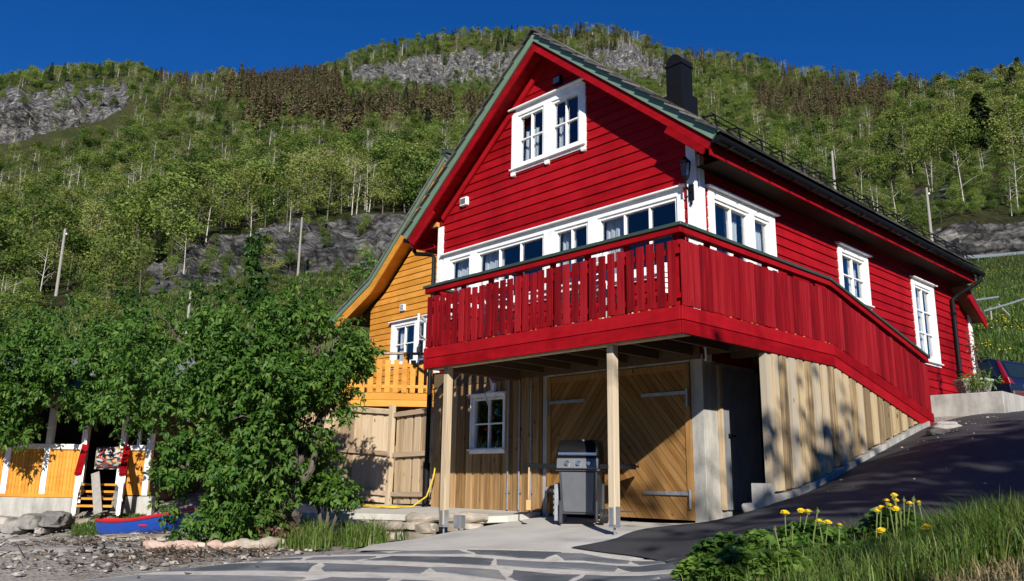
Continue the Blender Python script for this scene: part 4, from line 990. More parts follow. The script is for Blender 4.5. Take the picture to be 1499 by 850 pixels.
# the casement standing open towards the viewer
oc = MB(); hx, hy = -11.0, YY+.36; dx, dy = .52, -.62
def ob(a0, a1, z0, z1, m): m.hexa([(hx+dx*a+ (-.62*n if 0 else 0)+.77*0, hy+dy*a, z) for a, n, z in ()]) if 0 else m.bar((hx+dx*a0, hy+dy*a0, (z0+z1)/2), (hx+dx*a1, hy+dy*a1, (z0+z1)/2), .04, z1-z0)
ob(0, .08, 1.28, 2.27, oc); ob(.92, 1, 1.28, 2.27, oc); ob(.08, .92, 2.21, 2.27, oc); ob(.08, .92, 1.28, 1.34, oc); ob(.08, .92, 1.76, 1.79, oc)
ow = oc.build('open_casement', M['white'], yh)
g = MB(); g.add([(hx+dx*.06, hy+dy*.06, 1.32), (hx+dx*.94, hy+dy*.94, 1.32), (hx+dx*.94, hy+dy*.94, 2.23), (hx+dx*.06, hy+dy*.06, 2.23)], [(0, 1, 2, 3)]); g.build('pane', M['glass'], ow, recalc=False)
b = MB(); b.box(-12.16, -11.98, .0, .08, 2.66, 2.82, T=TY); o = b.build('wall_vent', M['white'], yh)
b = MB()
for i in range(4): b.box(-12.14, -12.0, .081, .09, 2.68+i*.035, 2.695+i*.035, T=TY)
b.build('louvre', M['galv'], o)
# its balcony
A, B, C_ = Vector((-11.57, 3.0, 0)), Vector((-9.75, 4.93, 0)), Vector((-13.9, 3.6, 0))
b = MB()
def wallseg(m, P, Q, z0, z1, th): m.bar((P.x, P.y, (z0+z1)/2), (Q.x, Q.y, (z0+z1)/2), th, z1-z0)
for P, Q in ((A, B), (C_, A)):
    wallseg(b, P, Q, .02, .17, .034); wallseg(b, P, Q, .178, .335, .03); wallseg(b, P, Q, .46, .53, .02); wallseg(b, P, Q, .96, 1.03, .02)
ybal = b.build('balcony', M['yellow'], yh)
b = MB(); b.prism([(A.x, A.y), (B.x, B.y), (-13.9, 4.95), (C_.x, C_.y)], 'z', .25, .30); b.build('deck_boards', M['joist'], ybal)
b = MB(); wallseg(b, A, B, 1.26, 1.31, .13); wallseg(b, C_, A, 1.26, 1.31, .13); b.build('handrail', M['wood_fence_x'], ybal)
rr = random.Random(9)
for P, Q in ((A, B), (C_, A)):
    d = (Q-P); n_ = int(d.length/.20); u = d.normalized(); w = Vector((u.y, -u.x, 0))
    for i in range(n_):
        c = P+u*(.10+i*.20)+w*.03; m = MB(); m.bar((c.x, c.y, .345), (c.x, c.y, 1.13+rr.uniform(-.01, .01)), .125, .022, up=w); m.build('picket', M['yellow'], ybal)
for P in (A, A*.52+B*.48, B):
    m = MB(); m.box(P.x-.05, P.x+.05, P.y+.02, P.y+.12, .3, 1.26); m.build('rail_post', M['yellow'], ybal)
m = MB(); m.box(A.x+.25, A.x+.35, A.y+.45, A.y+.55, -2.25, .02); m.build('support_post', M['wood_post'], yh)

# ================================================================== TIMBER FENCE
fn = empty('timber_fence', (-8.43, 2.1, -2.14), 'tall grey pine board fence between the yellow house and the red house', 'fence')
def fence_panel(P, Q, zt0, zt1, zb0, zb1, side=-1):
    P = Vector(P); Q = Vector(Q); d = Q-P; L = d.length; u = d/L; nrm = Vector((u.y, -u.x, 0))
    T = lambda a, n, z: (P.x+u.x*a+nrm.x*n, P.y+u.y*a+nrm.y*n, z)
    m = MB(); boards(m, T, 0, L, lambda a: zb0+(zb1-zb0)*a/L, lambda a: zt0+(zt1-zt0)*a/L, .135, n0=-.03, relief=.018, rng=random.Random(int(L*10)))
    m.build('board_panel', M['wood_fence'], fn)
    for f in (.965, .52, .10):
        za = zb0+(zt0-zb0)*f; zc = zb1+(zt1-zb1)*f
        r_ = MB(); a = Vector(T(-.02, .045, za)); c = Vector(T(L, .045, zc)); r_.bar(a, c, .055, .085); r_.build('fence_rail', M['wood_fence_x'], fn)
fence_panel((-8.36, 2.10, 0), (-7.06, 2.10, 0), -.34, -.30, -2.12, -2.10)
fence_panel((-11.2, 1.05, 0), (-8.46, 2.10, 0), -.05, -.28, -1.95, -2.12)
for p_ in ((-8.41, 2.03, -2.16, -.2), (-10.05, 1.42, -2.1, -.1), (-11.2, .98, -2.1, 0)):
    m = MB(); m.box(p_[0]-.05, p_[0]+.05, p_[1]-.05, p_[1]+.05, p_[2], p_[3]); m.build('fence_post', M['wood_post'], fn)

# ================================================================== TERRACE AND ITS STONES
def tz(x, y): return -2.135-.055*(2-y)
tp = [(-4.17, 1.985), (-4.17, 1.25), (-4.4, .95), (-5.2, .72), (-6.2, .52), (-7.2, .25), (-8.0, -.1), (-9.2, -.35), (-10.4, .2), (-10.3, 1.3), (-8.4, 2.02), (-7, 1.985)]
te = MB(); k = len(tp)
te.add([(x, y, tz(x, y)-.10) for x, y in tp]+[(x, y, tz(x, y)) for x, y in tp], [tuple(range(k))[::-1], tuple(range(k, 2*k))]+[(i, (i+1) % k, k+(i+1) % k, k+i) for i in range(k)])
tag(te.build('concrete_terrace', M['concrete_pad'], bevel=.01), kind='structure')
dw = MB(); rr = random.Random(31)
edge_ = tp[2:10]
for (xa, ya), (xb, yb_) in zip(edge_[:-1], edge_[1:]):
    L = math.hypot(xb-xa, yb_-ya); t = 0
    while t < L:
        w = rr.uniform(.28, .62); x = xa+(xb-xa)*(t+w/2)/L; y = ya+(yb_-ya)*(t+w/2)/L; zt = tz(x, y)-.10; zb = gz(x, y-.2)-.1; z = zt
        rot = math.atan2(yb_-ya, xb-xa)
        while z > zb:
            h = rr.uniform(.10, .19); dw.rock((x+rr.uniform(-.03, .03), y-.02+rr.uniform(-.05, .05), z-h/2), (w*.56, .2, h*.62), rr.random()*50, rot, 3, .22); z -= h
        t += w*.95
tag(dw.build('dry_stone_wall', M['stone_warm'], smooth='auto'), 'low dry stone wall holding up the concrete terrace', 'wall')
def log(name, pts, rad, mat, label, cat='log', group=None):
    m = MB(); P = []; R_ = []; rr = random.Random(int(abs(pts[0][0])*100))
    for i in range(14):
        t = i/13*(len(pts)-1); k = min(int(t), len(pts)-2); f = t-k
        q = Vector(pts[k])*(1-f)+Vector(pts[k+1])*f; P.append(q+Vector((rr.uniform(-.015, .015), rr.uniform(-.015, .015), rr.uniform(-.01, .01)))); R_.append(rad*rr.uniform(.88, 1.1)*(.55 if i in (0, 13) else .9+.25*math.sin(i*.9)))
    m.tube(P, R_, 10); o = m.build(name, mat, smooth='auto'); return tag(o, label, cat, group)
log('driftwood_log', [(-5.75, .52, -2.27), (-5.0, .70, -2.23), (-4.30, .95, -2.19)], .085, M['driftwood'], 'weathered grey log along the terrace edge beside the garage apron')
def gpt(px, py, D, dz=0): v = at_d(px, py, D); return (v.x, v.y, gz(v.x, v.y)+dz)
log('peeled_log', [gpt(208, 812, 10.6, .05), gpt(235, 811, 10.6, .05), gpt(262, 805, 10.7, .05), gpt(302, 803, 10.8, .06)], .062, M['log_pink'], 'pale pinkish peeled log lying under the left end of the big bush')
log('peeled_log', [gpt(306, 804, 10.9, .05), gpt(335, 803, 10.9, .06), gpt(368, 799, 11.1, .06)], .055, M['log_pink'], 'bleached driftwood log under the middle of the big bush')
log('peeled_log', [gpt(346, 801, 10.8, .06), gpt(380, 797, 10.9, .08), gpt(414, 787, 11.2, .10)], .075, M['driftwood'], 'short thick grey split log left of the grass clump')
log('fallen_trunk', [gpt(398, 760, 12.6, .15), gpt(418, 748, 12.8, .30), gpt(436, 735, 13, .42)], .16, M['bark'], 'brown broken trunk leaning at the right foot of the big bush', 'trunk')
m = MB(); bx = Vector((-4.22, .22, -2.42))
m.box(bx.x, bx.x+.15, bx.y, bx.y+.008, bx.z+.09, bx.z+.27); m.box(bx.x, bx.x+.15, bx.y+.10, bx.y+.108, bx.z+.09, bx.z+.27); m.box(bx.x, bx.x+.15, bx.y+.008, bx.y+.10, bx.z+.085, bx.z+.095); m.tube([(bx.x+.07, bx.y+.05, bx.z-.02), (bx.x+.07, bx.y+.05, bx.z+.09)], .014, 8); m.box(bx.x+.02, bx.x+.13, bx.y-.01, bx.y+.12, bx.z-.015, bx.z+.0)
tag(m.build('post_bracket', M['galv'], bevel=.002), 'empty galvanised post shoe standing beside the left support post', 'bracket')

# yellow hose
hp = [(-6.75, 1.88, -1.25), (-6.74, 1.82, -1.6), (-6.80, 1.72, -1.95), (-6.98, 1.55, -2.13)]
rr = random.Random(3)
for i in range(90):
    t = i/90; a = i*.55
    hp.append((-7.85+.85*math.cos(a)*(.75+.25*rr.random())-.1*rr.random(), 1.32+.20*math.sin(a)*(.6+.4*rr.random()), tz(0, 1.3)+.022+.02*rr.random()))
m = MB(); m.tube(hp, .0155, 6)
tag(m.build('garden_hose', M['hose'], smooth=True), 'yellow garden hose coiled on the terrace and rising behind the post', 'hose')

# ================================================================== GAS GRILL
gl = empty('gas_grill', (-2.68, 1.22, -2.21), 'black gas grill with grey cabinet door in front of the garage doors', 'grill')
ga = math.radians(31); gc = Vector((-2.62, 1.20, -2.21)); gu = Vector((math.cos(ga), math.sin(ga), 0)); gv = Vector((math.sin(ga), -math.cos(ga), 0))
TG = lambda a, n, z: tuple(gc+gu*a+gv*n+Vector((0, 0, z)))     # a: right, n: towards viewer
m = MB()
m.hexa([TG(*q) for q in [(-.255, -.22, .12), (.255, -.22, .12), (.235, .20, .12), (-.235, .20, .12), (-.29, -.24, .70), (.29, -.24, .70), (.27, .22, .70), (-.27, .22, .70)]])
m.box(-.30, -.25, -.24, -.19, .0, .72, T=TG); m.box(.25, .30, -.24, -.19, .03, .72, T=TG); m.box(-.27, -.225, .15, .20, .0, .3, T=TG); m.box(.225, .27, .15, .20, .03, .3, T=TG)
m.box(-.31, .31, -.26, .25, .70, .735, T=TG)
m.build('cart', M['charcoal'], gl, bevel=.006)
m = MB(); m.hexa([TG(*q) for q in [(-.205, .203, .15), (.205, .203, .15), (.205, .222, .15), (-.205, .222, .15), (-.235, .222, .685), (.235, .222, .685), (.235, .243, .685), (-.235, .243, .685)]]); m.build('cabinet_door', M['charcoal_door'], gl, bevel=.006)
m = MB(); m.hexa([TG(*q) for q in [(-.29, .18, .735), (.29, .18, .735), (.29, .30, .735), (-.29, .30, .735), (-.29, .18, .875), (.29, .18, .875), (.29, .255, .875), (-.29, .255, .875)]]); cp = m.build('control_panel', M['panel_grey'], gl, bevel=.008)
for a in (-.14, .02, .17):
    m = MB(); c = Vector(TG(a, .285, .805)); P = [c, c+gv*.012, c+gv*.04]; m.tube(P, [.038, .036, .026], 12); m.build('knob', M['chrome'], cp, smooth='auto')
m = MB(); m.hexa([TG(*q) for q in [(-.28, -.24, .735), (.28, -.24, .735), (.28, .179, .735), (-.28, .179, .735), (-.29, -.25, .90), (.29, -.25, .90), (.29, .24, .90), (-.29, .24, .90)]]); m.build('firebox', M['black'], gl)
m = MB(); prof = [(.25, .905), (.25, .96), (.235, 1.02), (.17, 1.09), (.06, 1.135), (-.08, 1.135), (-.18, 1.08), (-.24, 1.0), (-.255, .905)]
k = len(prof); vs = []
for a, sh in ((-.295, .93), (-.27, 1), (.27, 1), (.295, .93)): vs += [TG(a, n*sh, .905+(z-.905)*sh) for n, z in prof]
m.add(vs, [(i*k+j, i*k+(j+1) % k, (i+1)*k+(j+1) % k, (i+1)*k+j) for i in range(3) for j in range(k)]+[tuple(range(k))[::-1], tuple(range(3*k, 4*k))])
lid = m.build('lid', M['black'], gl, smooth='auto', bevel=.01)
m = MB(); m.box(-.27, .27, .252, .266, .915, .955, T=TG); m.tube([TG(-.25, .30, .945), TG(.25, .30, .945)], .014, 8); m.box(-.25, -.225, .25, .30, .935, .955, T=TG); m.box(.225, .25, .25, .30, .935, .955, T=TG); m.build('lid_handle', M['chrome'], lid, smooth='auto')
m = MB(); m.lathe(TG(.06, .10, 1.125), [(.035, -.01), (.035, .012), (.02, .02)], 12); m.build('thermometer', M['chrome'], lid)
for s in (-1, 1):
    m = MB(); a0, a1 = (-.78, -.30) if s < 0 else (.30, .80); m.box(a0, a1, -.20, .20, .76, .79, T=TG); m.box(a0, a1, .16, .205, .73, .80, T=TG); m.build('side_shelf', M['black'], gl, bevel=.006)
for s in (-1, 1):
    m = MB(); c = Vector(TG(.32, .10 if s > 0 else -.20, .095)); ax_ = gu
    vs = []; n_ = 20
    for (r_, o_) in ((.05, -.025), (.095, -.025), (.095, .025), (.05, .025)):
        for j in range(n_): t = 2*math.pi*j/n_; vs.append(c+ax_*o_+gv*(r_*math.cos(t))+Vector((0, 0, r_*math.sin(t))))
    m.add(vs, [(i*n_+j, i*n_+(j+1) % n_, ((i+1) % 4)*n_+(j+1) % n_, ((i+1) % 4)*n_+j) for i in range(4) for j in range(n_)])
    w_ = m.build('wheel', M['rubber'], gl, smooth='auto')
    h = MB(); h.tube([c-ax_*.018, c+ax_*.02], .05, 12); h.tube([c-ax_*.04, c+ax_*.035], .016, 8); h.build('hub', M['charcoal'], w_)
m = MB(); m.tube([TG(.32, .10, .095), TG(.32, -.2, .095)], .01, 6); m.tube([TG(.34, -.2, .16), TG(.75, -.2, .16)], .012, 6); m.build('axle', M['charcoal'], gl)
m = MB(); m.box(-.37, -.31, -.05, .06, .02, .52, T=TG)
for i in range(5): m.box(-.385, -.372, .0, .05, .10+i*.075, .145+i*.075, T=TG)
o = m.build('perforated_side_rack', M['galv'], gl, bevel=.004)
m = MB(); c0 = TG(-.70, .22, .72); m.tube([TG(-.70, .215, .745), TG(-.70, .22, .40), TG(-.70, .22, .30)], [.012, .014, .014], 8); m.box(-.735, -.665, .21, .235, .16, .30, T=TG)
tag(m.build('grill_brush', M['handle_wood'], smooth='auto', bevel=.004), 'long wooden grill brush hanging from the left grill shelf', 'brush')

# ================================================================== WHITE GARDEN FURNITURE BEHIND THE PICKETS
M['white_plastic'] = flat('white_plastic', (.78, .78, .77), .45)
def garden_chair(x, y, rot, where):
    t = empty('garden_chair', (x, y, .315), 'white slatted garden chair behind the pickets, '+where, 'chair', 'white garden chairs on the balcony'); R_ = Matrix.Rotation(rot, 3, 'Z')
    T = lambda a, b, c: tuple(Vector((x, y, .315))+R_ @ Vector((a, b, c)))
    m = MB()
    for i in range(5): m.box(-.22+i*.092, -.22+i*.092+.075, -.22, .22, .42, .44, T=T)
    m.build('seat', M['white_plastic'], t)
    m = MB()
    for i in range(6): m.box(-.22, .22, .20+i*.012, .222+i*.012, .50+i*.075, .555+i*.075, T=T)
    m.box(-.24, -.205, .20, .28, .42, .98, T=T); m.box(.205, .24, .20, .28, .42, .98, T=T); m.build('backrest', M['white_plastic'], t)
    for a, b in ((-.22, -.2), (.19, -.2), (-.22, .19), (.19, .19)):
        m = MB(); m.box(a, a+.035, b, b+.035, .0, .42, T=T); m.build('leg', M['white_plastic'], t)
    return t
c0_ = garden_chair(-3.55, .55, math.radians(200), 'left of the garden table'); garden_chair(-1.55, .62, math.radians(165), 'right beside the garden table'); garden_chair(-.75, 1.15, math.radians(60), 'nearest to the balcony corner')
t = empty('garden_table', (-2.55, .85, .315), 'white slatted garden table on the balcony behind the pickets', 'table')
m = MB()
for i in range(8): m.box(-3.05+i*.125, -3.05+i*.125+.11, .50, 1.2, 1.01, 1.035)
m.box(-3.0, -2.1, .55, .58, .94, 1.01); m.box(-3.0, -2.1, 1.12, 1.15, .94, 1.01); m.build('tabletop', M['white_plastic'], t)
for a in (-2.98, -2.16):
    for b in (.56, 1.1): m = MB(); m.box(a, a+.045, b, b+.045, .315, .94); m.build('leg', M['white_plastic'], t)

# ================================================================== LANDING, PLANTER, CAR
m = MB(); m.box(XR+.01, .62, 9.0, 13.2, -.9, .055); tag(m.build('concrete_landing', M['concrete'], bevel=.012), kind='structure')
rr = random.Random(12)
for i, (px, py, s, lab) in enumerate(((1381, 604, .22, 'flat grey stone slab, topmost of the steps at the stair foot'), (1384, 615, .26, 'flat grey stone slab, middle one of the steps at the stair foot'), (1372, 623, .20, 'flat grey stone slab, lowest of the steps at the stair foot'))):
    v = at_d(px, py, 13.4-.4*i); m = MB(); m.rock((v.x, v.y, gz(v.x, v.y)+.045), (s, .2, .07), i+3, .6, 3, .2); tag(m.build('step_stone', M['stone'], smooth='auto'), lab, 'stone', 'stone slabs at the stair foot')
v = at_d(1097, 728, 10.5); m = MB(); m.rock((v.x, v.y, gz(v.x, v.y)+.06), (.11, .10, .09), 4.4, .2, 3); tag(m.build('stone', M['stone'], smooth='auto'), 'small grey stone by the dark gap at the low end of the stair', 'stone')
pl = empty('concrete_planter', (-.29, 10.4, .055), 'tapered grey pebble-faced planter on the concrete landing', 'planter')
M['pebble'] = noisy('pebble_face', [(.05, .05, .05), (.16, .155, .15), (.42, .41, .39)], scale=26, detail=3, rough=.9, bump=.8, bscale=30, dist=.02)
m = MB(); hexr = lambda r, z: [(-.29+r*math.cos(math.pi/3*i+.3), 10.4+r*math.sin(math.pi/3*i+.3), z) for i in range(6)]
def hexsolid(m, r0, z0, r1, z1):
    m.add(hexr(r0, z0)+hexr(r1, z1), [tuple(range(6))[::-1], tuple(range(6, 12))]+[(i, (i+1) % 6, 6+(i+1) % 6, 6+i) for i in range(6)])
hexsolid(m, .24, .055, .345, .40); m.build('bowl', M['pebble'], pl)
m = MB(); hexsolid(m, .365, .40, .37, .455); m.build('rim', M['concrete'], pl, bevel=.01)
# car
ch_ = math.radians(0); cc_ = at_d(1482, 583, 23.5); hd = (-RH*.45+FH*.89).normalized(); sd = Vector((hd.y, -hd.x, 0))   # hd forward, sd to its right
if sd.dot(RH) < 0: sd = -sd
cz_ = cc_.z-.42
TC = lambda a, n, z: tuple(Vector((cc_.x, cc_.y, cz_))+hd*a+sd*n+Vector((0, 0, z)))   # a from rear bumper forward, n from the left side (0) to 1.86
car = empty('parked_car', TC(2.3, .93, 0), 'dark blue estate car with red tail lamps parked behind the concrete landing', 'car')
prof = [(.04, .42), (.0, .62), (.03, .92), (.18, 1.02), (.46, 1.60), (.70, 1.68), (2.2, 1.72), (2.9, 1.62), (3.6, 1.08), (4.4, .98), (4.68, .80), (4.70, .45), (4.2, .30), (.4, .30)]
low = [(.04, .42), (.0, .62), (.03, .92), (.14, 1.03), (3.55, 1.03), (4.4, .98), (4.68, .80), (4.70, .45), (4.2, .30), (.4, .30)]
m = MB(); k = len(low); vs = [TC(a, n_, z) for n_ in (0, 1.86) for a, z in low]
m.add(vs, [tuple(range(k))[::-1], tuple(range(k, 2*k))]+[(i, (i+1) % k, k+(i+1) % k, k+i) for i in range(k)])
cab = [(.14, 1.0), (.42, 1.58), (.66, 1.66), (2.2, 1.70), (2.9, 1.60), (3.6, 1.0)]; k = len(cab)
vs = [TC(a, (.02+(z-1)*.3) if s_ == 0 else 1.84-(z-1)*.3, z) for s_ in (0, 1) for a, z in cab]
m.add(vs, [tuple(range(k))[::-1], tuple(range(k, 2*k))]+[(i, (i+1) % k, k+(i+1) % k, k+i) for i in range(k)])
for n_ in (.33, 1.49): m.box(.75, 2.3, n_, n_+.03, 1.70, 1.735, T=TC)
m.build('body', M['car'], car, smooth='auto', bevel=.035, seg=2)
wn_ = lambda z: .02+(z-1)*.3-.008
def cq(name, pts, mat): m = MB(); m.add([TC(*p_) for p_ in pts], [tuple(range(len(pts)))]); m.add([TC(p_[0], p_[1], p_[2]-.001) for p_ in pts], []); return m.build(name, mat, car, recalc=False)
for s in (0, 1):
    f = (lambda n_: n_) if s == 0 else (lambda n_: 1.86-n_)
    cq('side_window', [(.42, f(wn_(1.10)), 1.10), (1.25, f(wn_(1.08)), 1.08), (1.25, f(wn_(1.60)), 1.60), (.72, f(wn_(1.56)), 1.56)], M['car_glass'])
    cq('side_window', [(1.33, f(wn_(1.08)), 1.08), (2.35, f(wn_(1.06)), 1.06), (2.35, f(wn_(1.62)), 1.62), (1.33, f(wn_(1.61)), 1.61)], M['car_glass'])
    m = MB(); m.bar(TC(.40, f(wn_(1.07)), 1.07), TC(2.4, f(wn_(1.04)), 1.04), .02, .025); m.bar(TC(.40, f(wn_(1.07)), 1.07), TC(.70, f(wn_(1.58)), 1.58), .02, .025); m.bar(TC(.70, f(wn_(1.58)), 1.58), TC(2.3, f(wn_(1.64)), 1.64), .02, .02); m.build('window_trim', M['chrome'], car)
    sg = 1 if s == 0 else -1
    m = MB(); m.hexa([TC(*q) for q in [(-.012, f(-.012), .84), (.26, f(-.012), .84), (.26, f(.05), .84), (-.012, f(.20), .84), (.05, f(-.012), 1.04), (.24, f(-.012), 1.04), (.24, f(.05), 1.04), (.10, f(.18), 1.04)]])
    m.hexa([TC(*q) for q in [(.10, f(.012), 1.04), (.22, f(.012), 1.04), (.24, f(.10), 1.04), (.12, f(.15), 1.04), (.385, f(.165), 1.56), (.46, f(.165), 1.56), (.48, f(.24), 1.56), (.40, f(.26), 1.56)]]); m.build('tail_lamp', M['tail'], car, bevel=.01)
    for a in (.95, 3.75):
        c = Vector(TC(a, f(.10), .33)); m = MB(); m.tube([c-sd*.11, c+sd*.11], .34, 24); w_ = m.build('wheel', M['rubber'], car, smooth='auto', bevel=.02); m = MB(); m.tube([c-sd*.118, c+sd*.118], .21, 16); m.build('rim', M['galv'], w_)
cq('rear_window', [(.165, .30, 1.08), (.165, 1.56, 1.08), (.362, 1.50, 1.50), (.362, .36, 1.50)], M['car_glass'])
m = MB(); m.box(-.06, .12, .03, 1.83, .45, .66, T=TC); m.build('bumper', M['charcoal'], car, bevel=.03)
m = MB(); m.box(-.02, .02, .67, 1.19, .74, .86, T=TC); m.build('number_plate', M['white'], car)
m = MB(); m.box(-.065, -.06, .12, .50, .55, .60, T=TC); m.box(-.065, -.06, 1.36, 1.74, .55, .60, T=TC); m.build('reflector', M['tail'], car)

# ================================================================== BOATHOUSE ON THE SHORE
BO = at_d(112, 745, 17); BO.z = -2.36
TBh = lambda a, n, z: tuple(Vector((BO.x, BO.y, 0))+RH*a-FH*n+Vector((0, 0, z)))
TBs = lambda a, n, z: TBh(a+.42*n, n, z)      # the steps run out a little to the right
bh = empty('boathouse', tuple(Vector(TBh(-.6, -1.5, -2.36))), 'ochre shore hut with white posts and an open veranda behind the big bush', 'hut')
m = MB(); m.box(-3.6, .0, -.12, .03, -2.5, -2.06, T=TBh); m.box(.95, 1.5, -.12, .03, -2.5, -2.06, T=TBh); m.build('plinth', M['concrete'], bh)
m = MB()
def vpanel(a0, a1, z0, z1):
    a = a0
    while a < a1-.005: b = min(a+.068, a1); m.box(a, b-.007, -.06, .0, z0, z1, T=TBh); m.box(b-.007, b, -.06, -.012, z0, z1, T=TBh); a = b
vpanel(-3.6, .0, -2.04, -1.15); vpanel(.80, 1.38, -2.04, -1.15); m.box(-3.6, .02, -.02, .05, -2.10, -2.04, T=TBh); m.build('wall', M['yellow'], bh)
m = MB()
for a in (-3.0, -2.2, -1.50, -.72, -.0, .78, 1.32): m.box(a-.055, a+.055, -.08, .035, -2.04, -.12, T=TBh)
m.box(-3.6, -.055, -.05, .05, -1.16, -1.06, T=TBh); m.box(.835, 1.26, -.05, .05, -1.16, -1.06, T=TBh); m.box(1.06, 1.12, -.05, .03, -1.06, -.75, T=TBh)
m.build('white_frame', M['white'], bh)
m = MB(); m.box(-3.6, 1.4, -.06, .04, -.26, -.10, T=TBh); m.build('lintel', M['wood_grey'], bh)
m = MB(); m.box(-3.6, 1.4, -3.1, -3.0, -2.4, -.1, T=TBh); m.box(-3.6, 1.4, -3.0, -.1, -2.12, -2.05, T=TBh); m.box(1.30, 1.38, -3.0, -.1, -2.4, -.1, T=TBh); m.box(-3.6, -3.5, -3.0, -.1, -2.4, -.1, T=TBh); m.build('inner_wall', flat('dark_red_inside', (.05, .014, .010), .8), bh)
m = MB()
for i in range(10):
    s0 = i*.2
    m.hexa([TBh(*q) for q in [(-3.9, .38-s0, -.12+s0*.5), (1.55, .38-s0, -.12+s0*.5), (1.55, .15-s0, -.0+s0*.5), (-3.9, .15-s0, -.0+s0*.5), (-3.9, .38-s0, -.08+s0*.5), (1.55, .38-s0, -.08+s0*.5), (1.55, .15-s0, .03+s0*.5), (-3.9, .15-s0, .03+s0*.5)]])
m.hexa([TBh(*q) for q in [(-3.9, -1.6, .86), (1.55, -1.6, .86), (1.55, -3.3, .0), (-3.9, -3.3, .0), (-3.9, -1.6, .92), (1.55, -1.6, .92), (1.55, -3.3, .06), (-3.9, -3.3, .06)]])
m.build('roof', M['roof_slate'], bh)
stp = MB()
for i in range(4): stp.box(.06, .74, .62-i*.18, .86-i*.18, -2.25+i*.13+.0, -2.21+i*.13, T=TBs)
st_o = stp.build('steps', M['yellow'], bh)
for a in (.02, .86):
    m = MB(); m.box(a-.04, a+.04, .80, .86, -2.38, -1.66, T=TBs); m.box(a-.04, a+.04, .02, .08, -2.2, -1.1, T=TBs); m.hexa([TBs(*q) for q in [(a-.02, .88, -2.4), (a+.02, .88, -2.4), (a+.02, .05, -1.95), (a-.02, .05, -1.95), (a-.02, .88, -2.18), (a+.02, .88, -2.18), (a+.02, .05, -1.75), (a-.02, .05, -1.75)]]); m.build('stair_stringer', M['white'], st_o)
    m = MB(); m.bar(TBs(a, -.02, -1.06), TBs(a, .90, -1.64), .12, .06); m.build('red_handrail', M['red'], st_o)
m = MB()
def blanket_mat():
    m_, n, l, p = new_mat('woven_blanket'); vo = N(n, 'TexVoronoi'); vo.inputs['Scale'].default_value = 1; l.new(coords(n, l, (16, 16, 30)), vo.inputs['Vector'])
    r = ramp(n, [(0, (.02, .02, .025)), (.3, (.45, .42, .38)), (.5, (.35, .05, .04)), (.65, (.05, .12, .18)), (.8, (.5, .35, .12)), (1, (.6, .58, .54))]); r.color_ramp.interpolation = 'CONSTANT'; l.new(vo.outputs['Color'], r.inputs[0]); l.new(r.outputs[0], p.inputs['Base Color']); p.inputs['Roughness'].default_value = 1; return m_
vs = []
for i in range(16):
    a = .30+i*.035; n_ = .02*math.sin(i*1.3)
    vs += [TBh(a, .10+n_, -1.50+.01*math.sin(i*.8)), TBh(a, .08+n_, -1.25), TBh(a, .03, -1.10), TBh(a, -.06, -1.10), TBh(a, -.10, -1.4)]
m.add(vs, [(5*i+j, 5*i+5+j, 5*i+6+j, 5*i+1+j) for i in range(15) for j in range(4)]); bo = m.build('woven_blanket', blanket_mat(), smooth=True, recalc=False); sm = bo.modifiers.new('solid', 'SOLIDIFY'); sm.thickness = .012
tag(bo, 'multicoloured woven blanket draped at the top of the hut steps', 'blanket')
m = MB(); m.box(.26, .76, -.02, .02, -1.54, -1.115, T=TBh)
m.build('veranda_gate', M['wood_grey'], bh)
for a0, a1, lab in ((.36, .50, 'grey plank leaning on the hut steps'),):
    m = MB(); m.bar(TBs(.50, 1.02, -2.36), TBs(.32, .50, -1.62), .15, .03, up=(-FH.x, -FH.y, .5)); tag(m.build('leaning_plank', M['pole']), lab, 'plank')
m = MB(); m.hexa([TBh(*q) for q in [(.98, .70, -2.36), (1.30, .70, -2.36), (1.30, .66, -2.36), (.98, .66, -2.36), (.98, .60, -1.95), (1.06, .60, -1.95), (1.06, .56, -1.95), (.98, .56, -1.95)]]); tag(m.build('stone_slab', M['stone'], bevel=.01), 'grey triangular slab leaning right of the hut steps', 'slab')
# boulders of the shore wall
rr = random.Random(41)
labs = ['dark boulder at the far left of the shore wall', 'low grey boulder second from the left in the shore wall', 'big rounded boulder under the hut plinth', 'pale rounded boulder below the hut steps', 'small stone tucked between the boulders on the shore', 'flat dark stone at the foot of the shore wall']
for (px, py, w, h), lab in zip(((6, 766, .24, .17), (27, 770, .25, .17), (50, 764, .22, .18), (82, 760, .28, .17), (64, 776, .12, .08), (16, 785, .26, .08)), labs):
    v = at_d(px, py, 15.8); m = MB(); m.rock((v.x, v.y, v.z), (w, .35, h), px*.37, YAW+rr.uniform(-.2, .2), 3, .3); tag(m.build('boulder', M['stone'], smooth='auto'), lab, 'boulder', 'boulders of the shore wall')
m = MB()
for i in range(26):
    a = -3.4+i*.2+rr.uniform(-.05, .05); m.rock(TBh(a, .55+rr.uniform(0, .3), -2.50+rr.uniform(-.06, .02)), (.17, .17, .10), i*.7, rr.uniform(0, 3), 2, .3)
tag(m.build('shore_edging', M['stone_warm'], smooth='auto'), 'row of flat stones along the ground in front of the hut', 'edging')
# grey rock slab and smooth ledges on the beach
def ledge(px, py, D, w, d, h, rot, lab, mat='stone'):
    v = at_d(px, py, D); m = MB(); m.rock((v.x, v.y, gz(v.x, v.y)), (w, d, h), px*.11, YAW+rot, 4, .25); tag(m.build('rock_ledge', M[mat], smooth='auto'), lab, 'rock', 'low rock ledges on the beach')
ledge(215, 797, 12.2, .7, .35, .05, .35, 'smooth tan rock ledge right under the blue boat', 'stone_warm')
ledge(90, 812, 10.2, 1.05, .22, .06, .30, 'long low grey ledge reaching towards the lower left corner')
ledge(60, 792, 12.5, .6, .3, .05, .15, 'flat grey ledge in the gravel left of the boat')
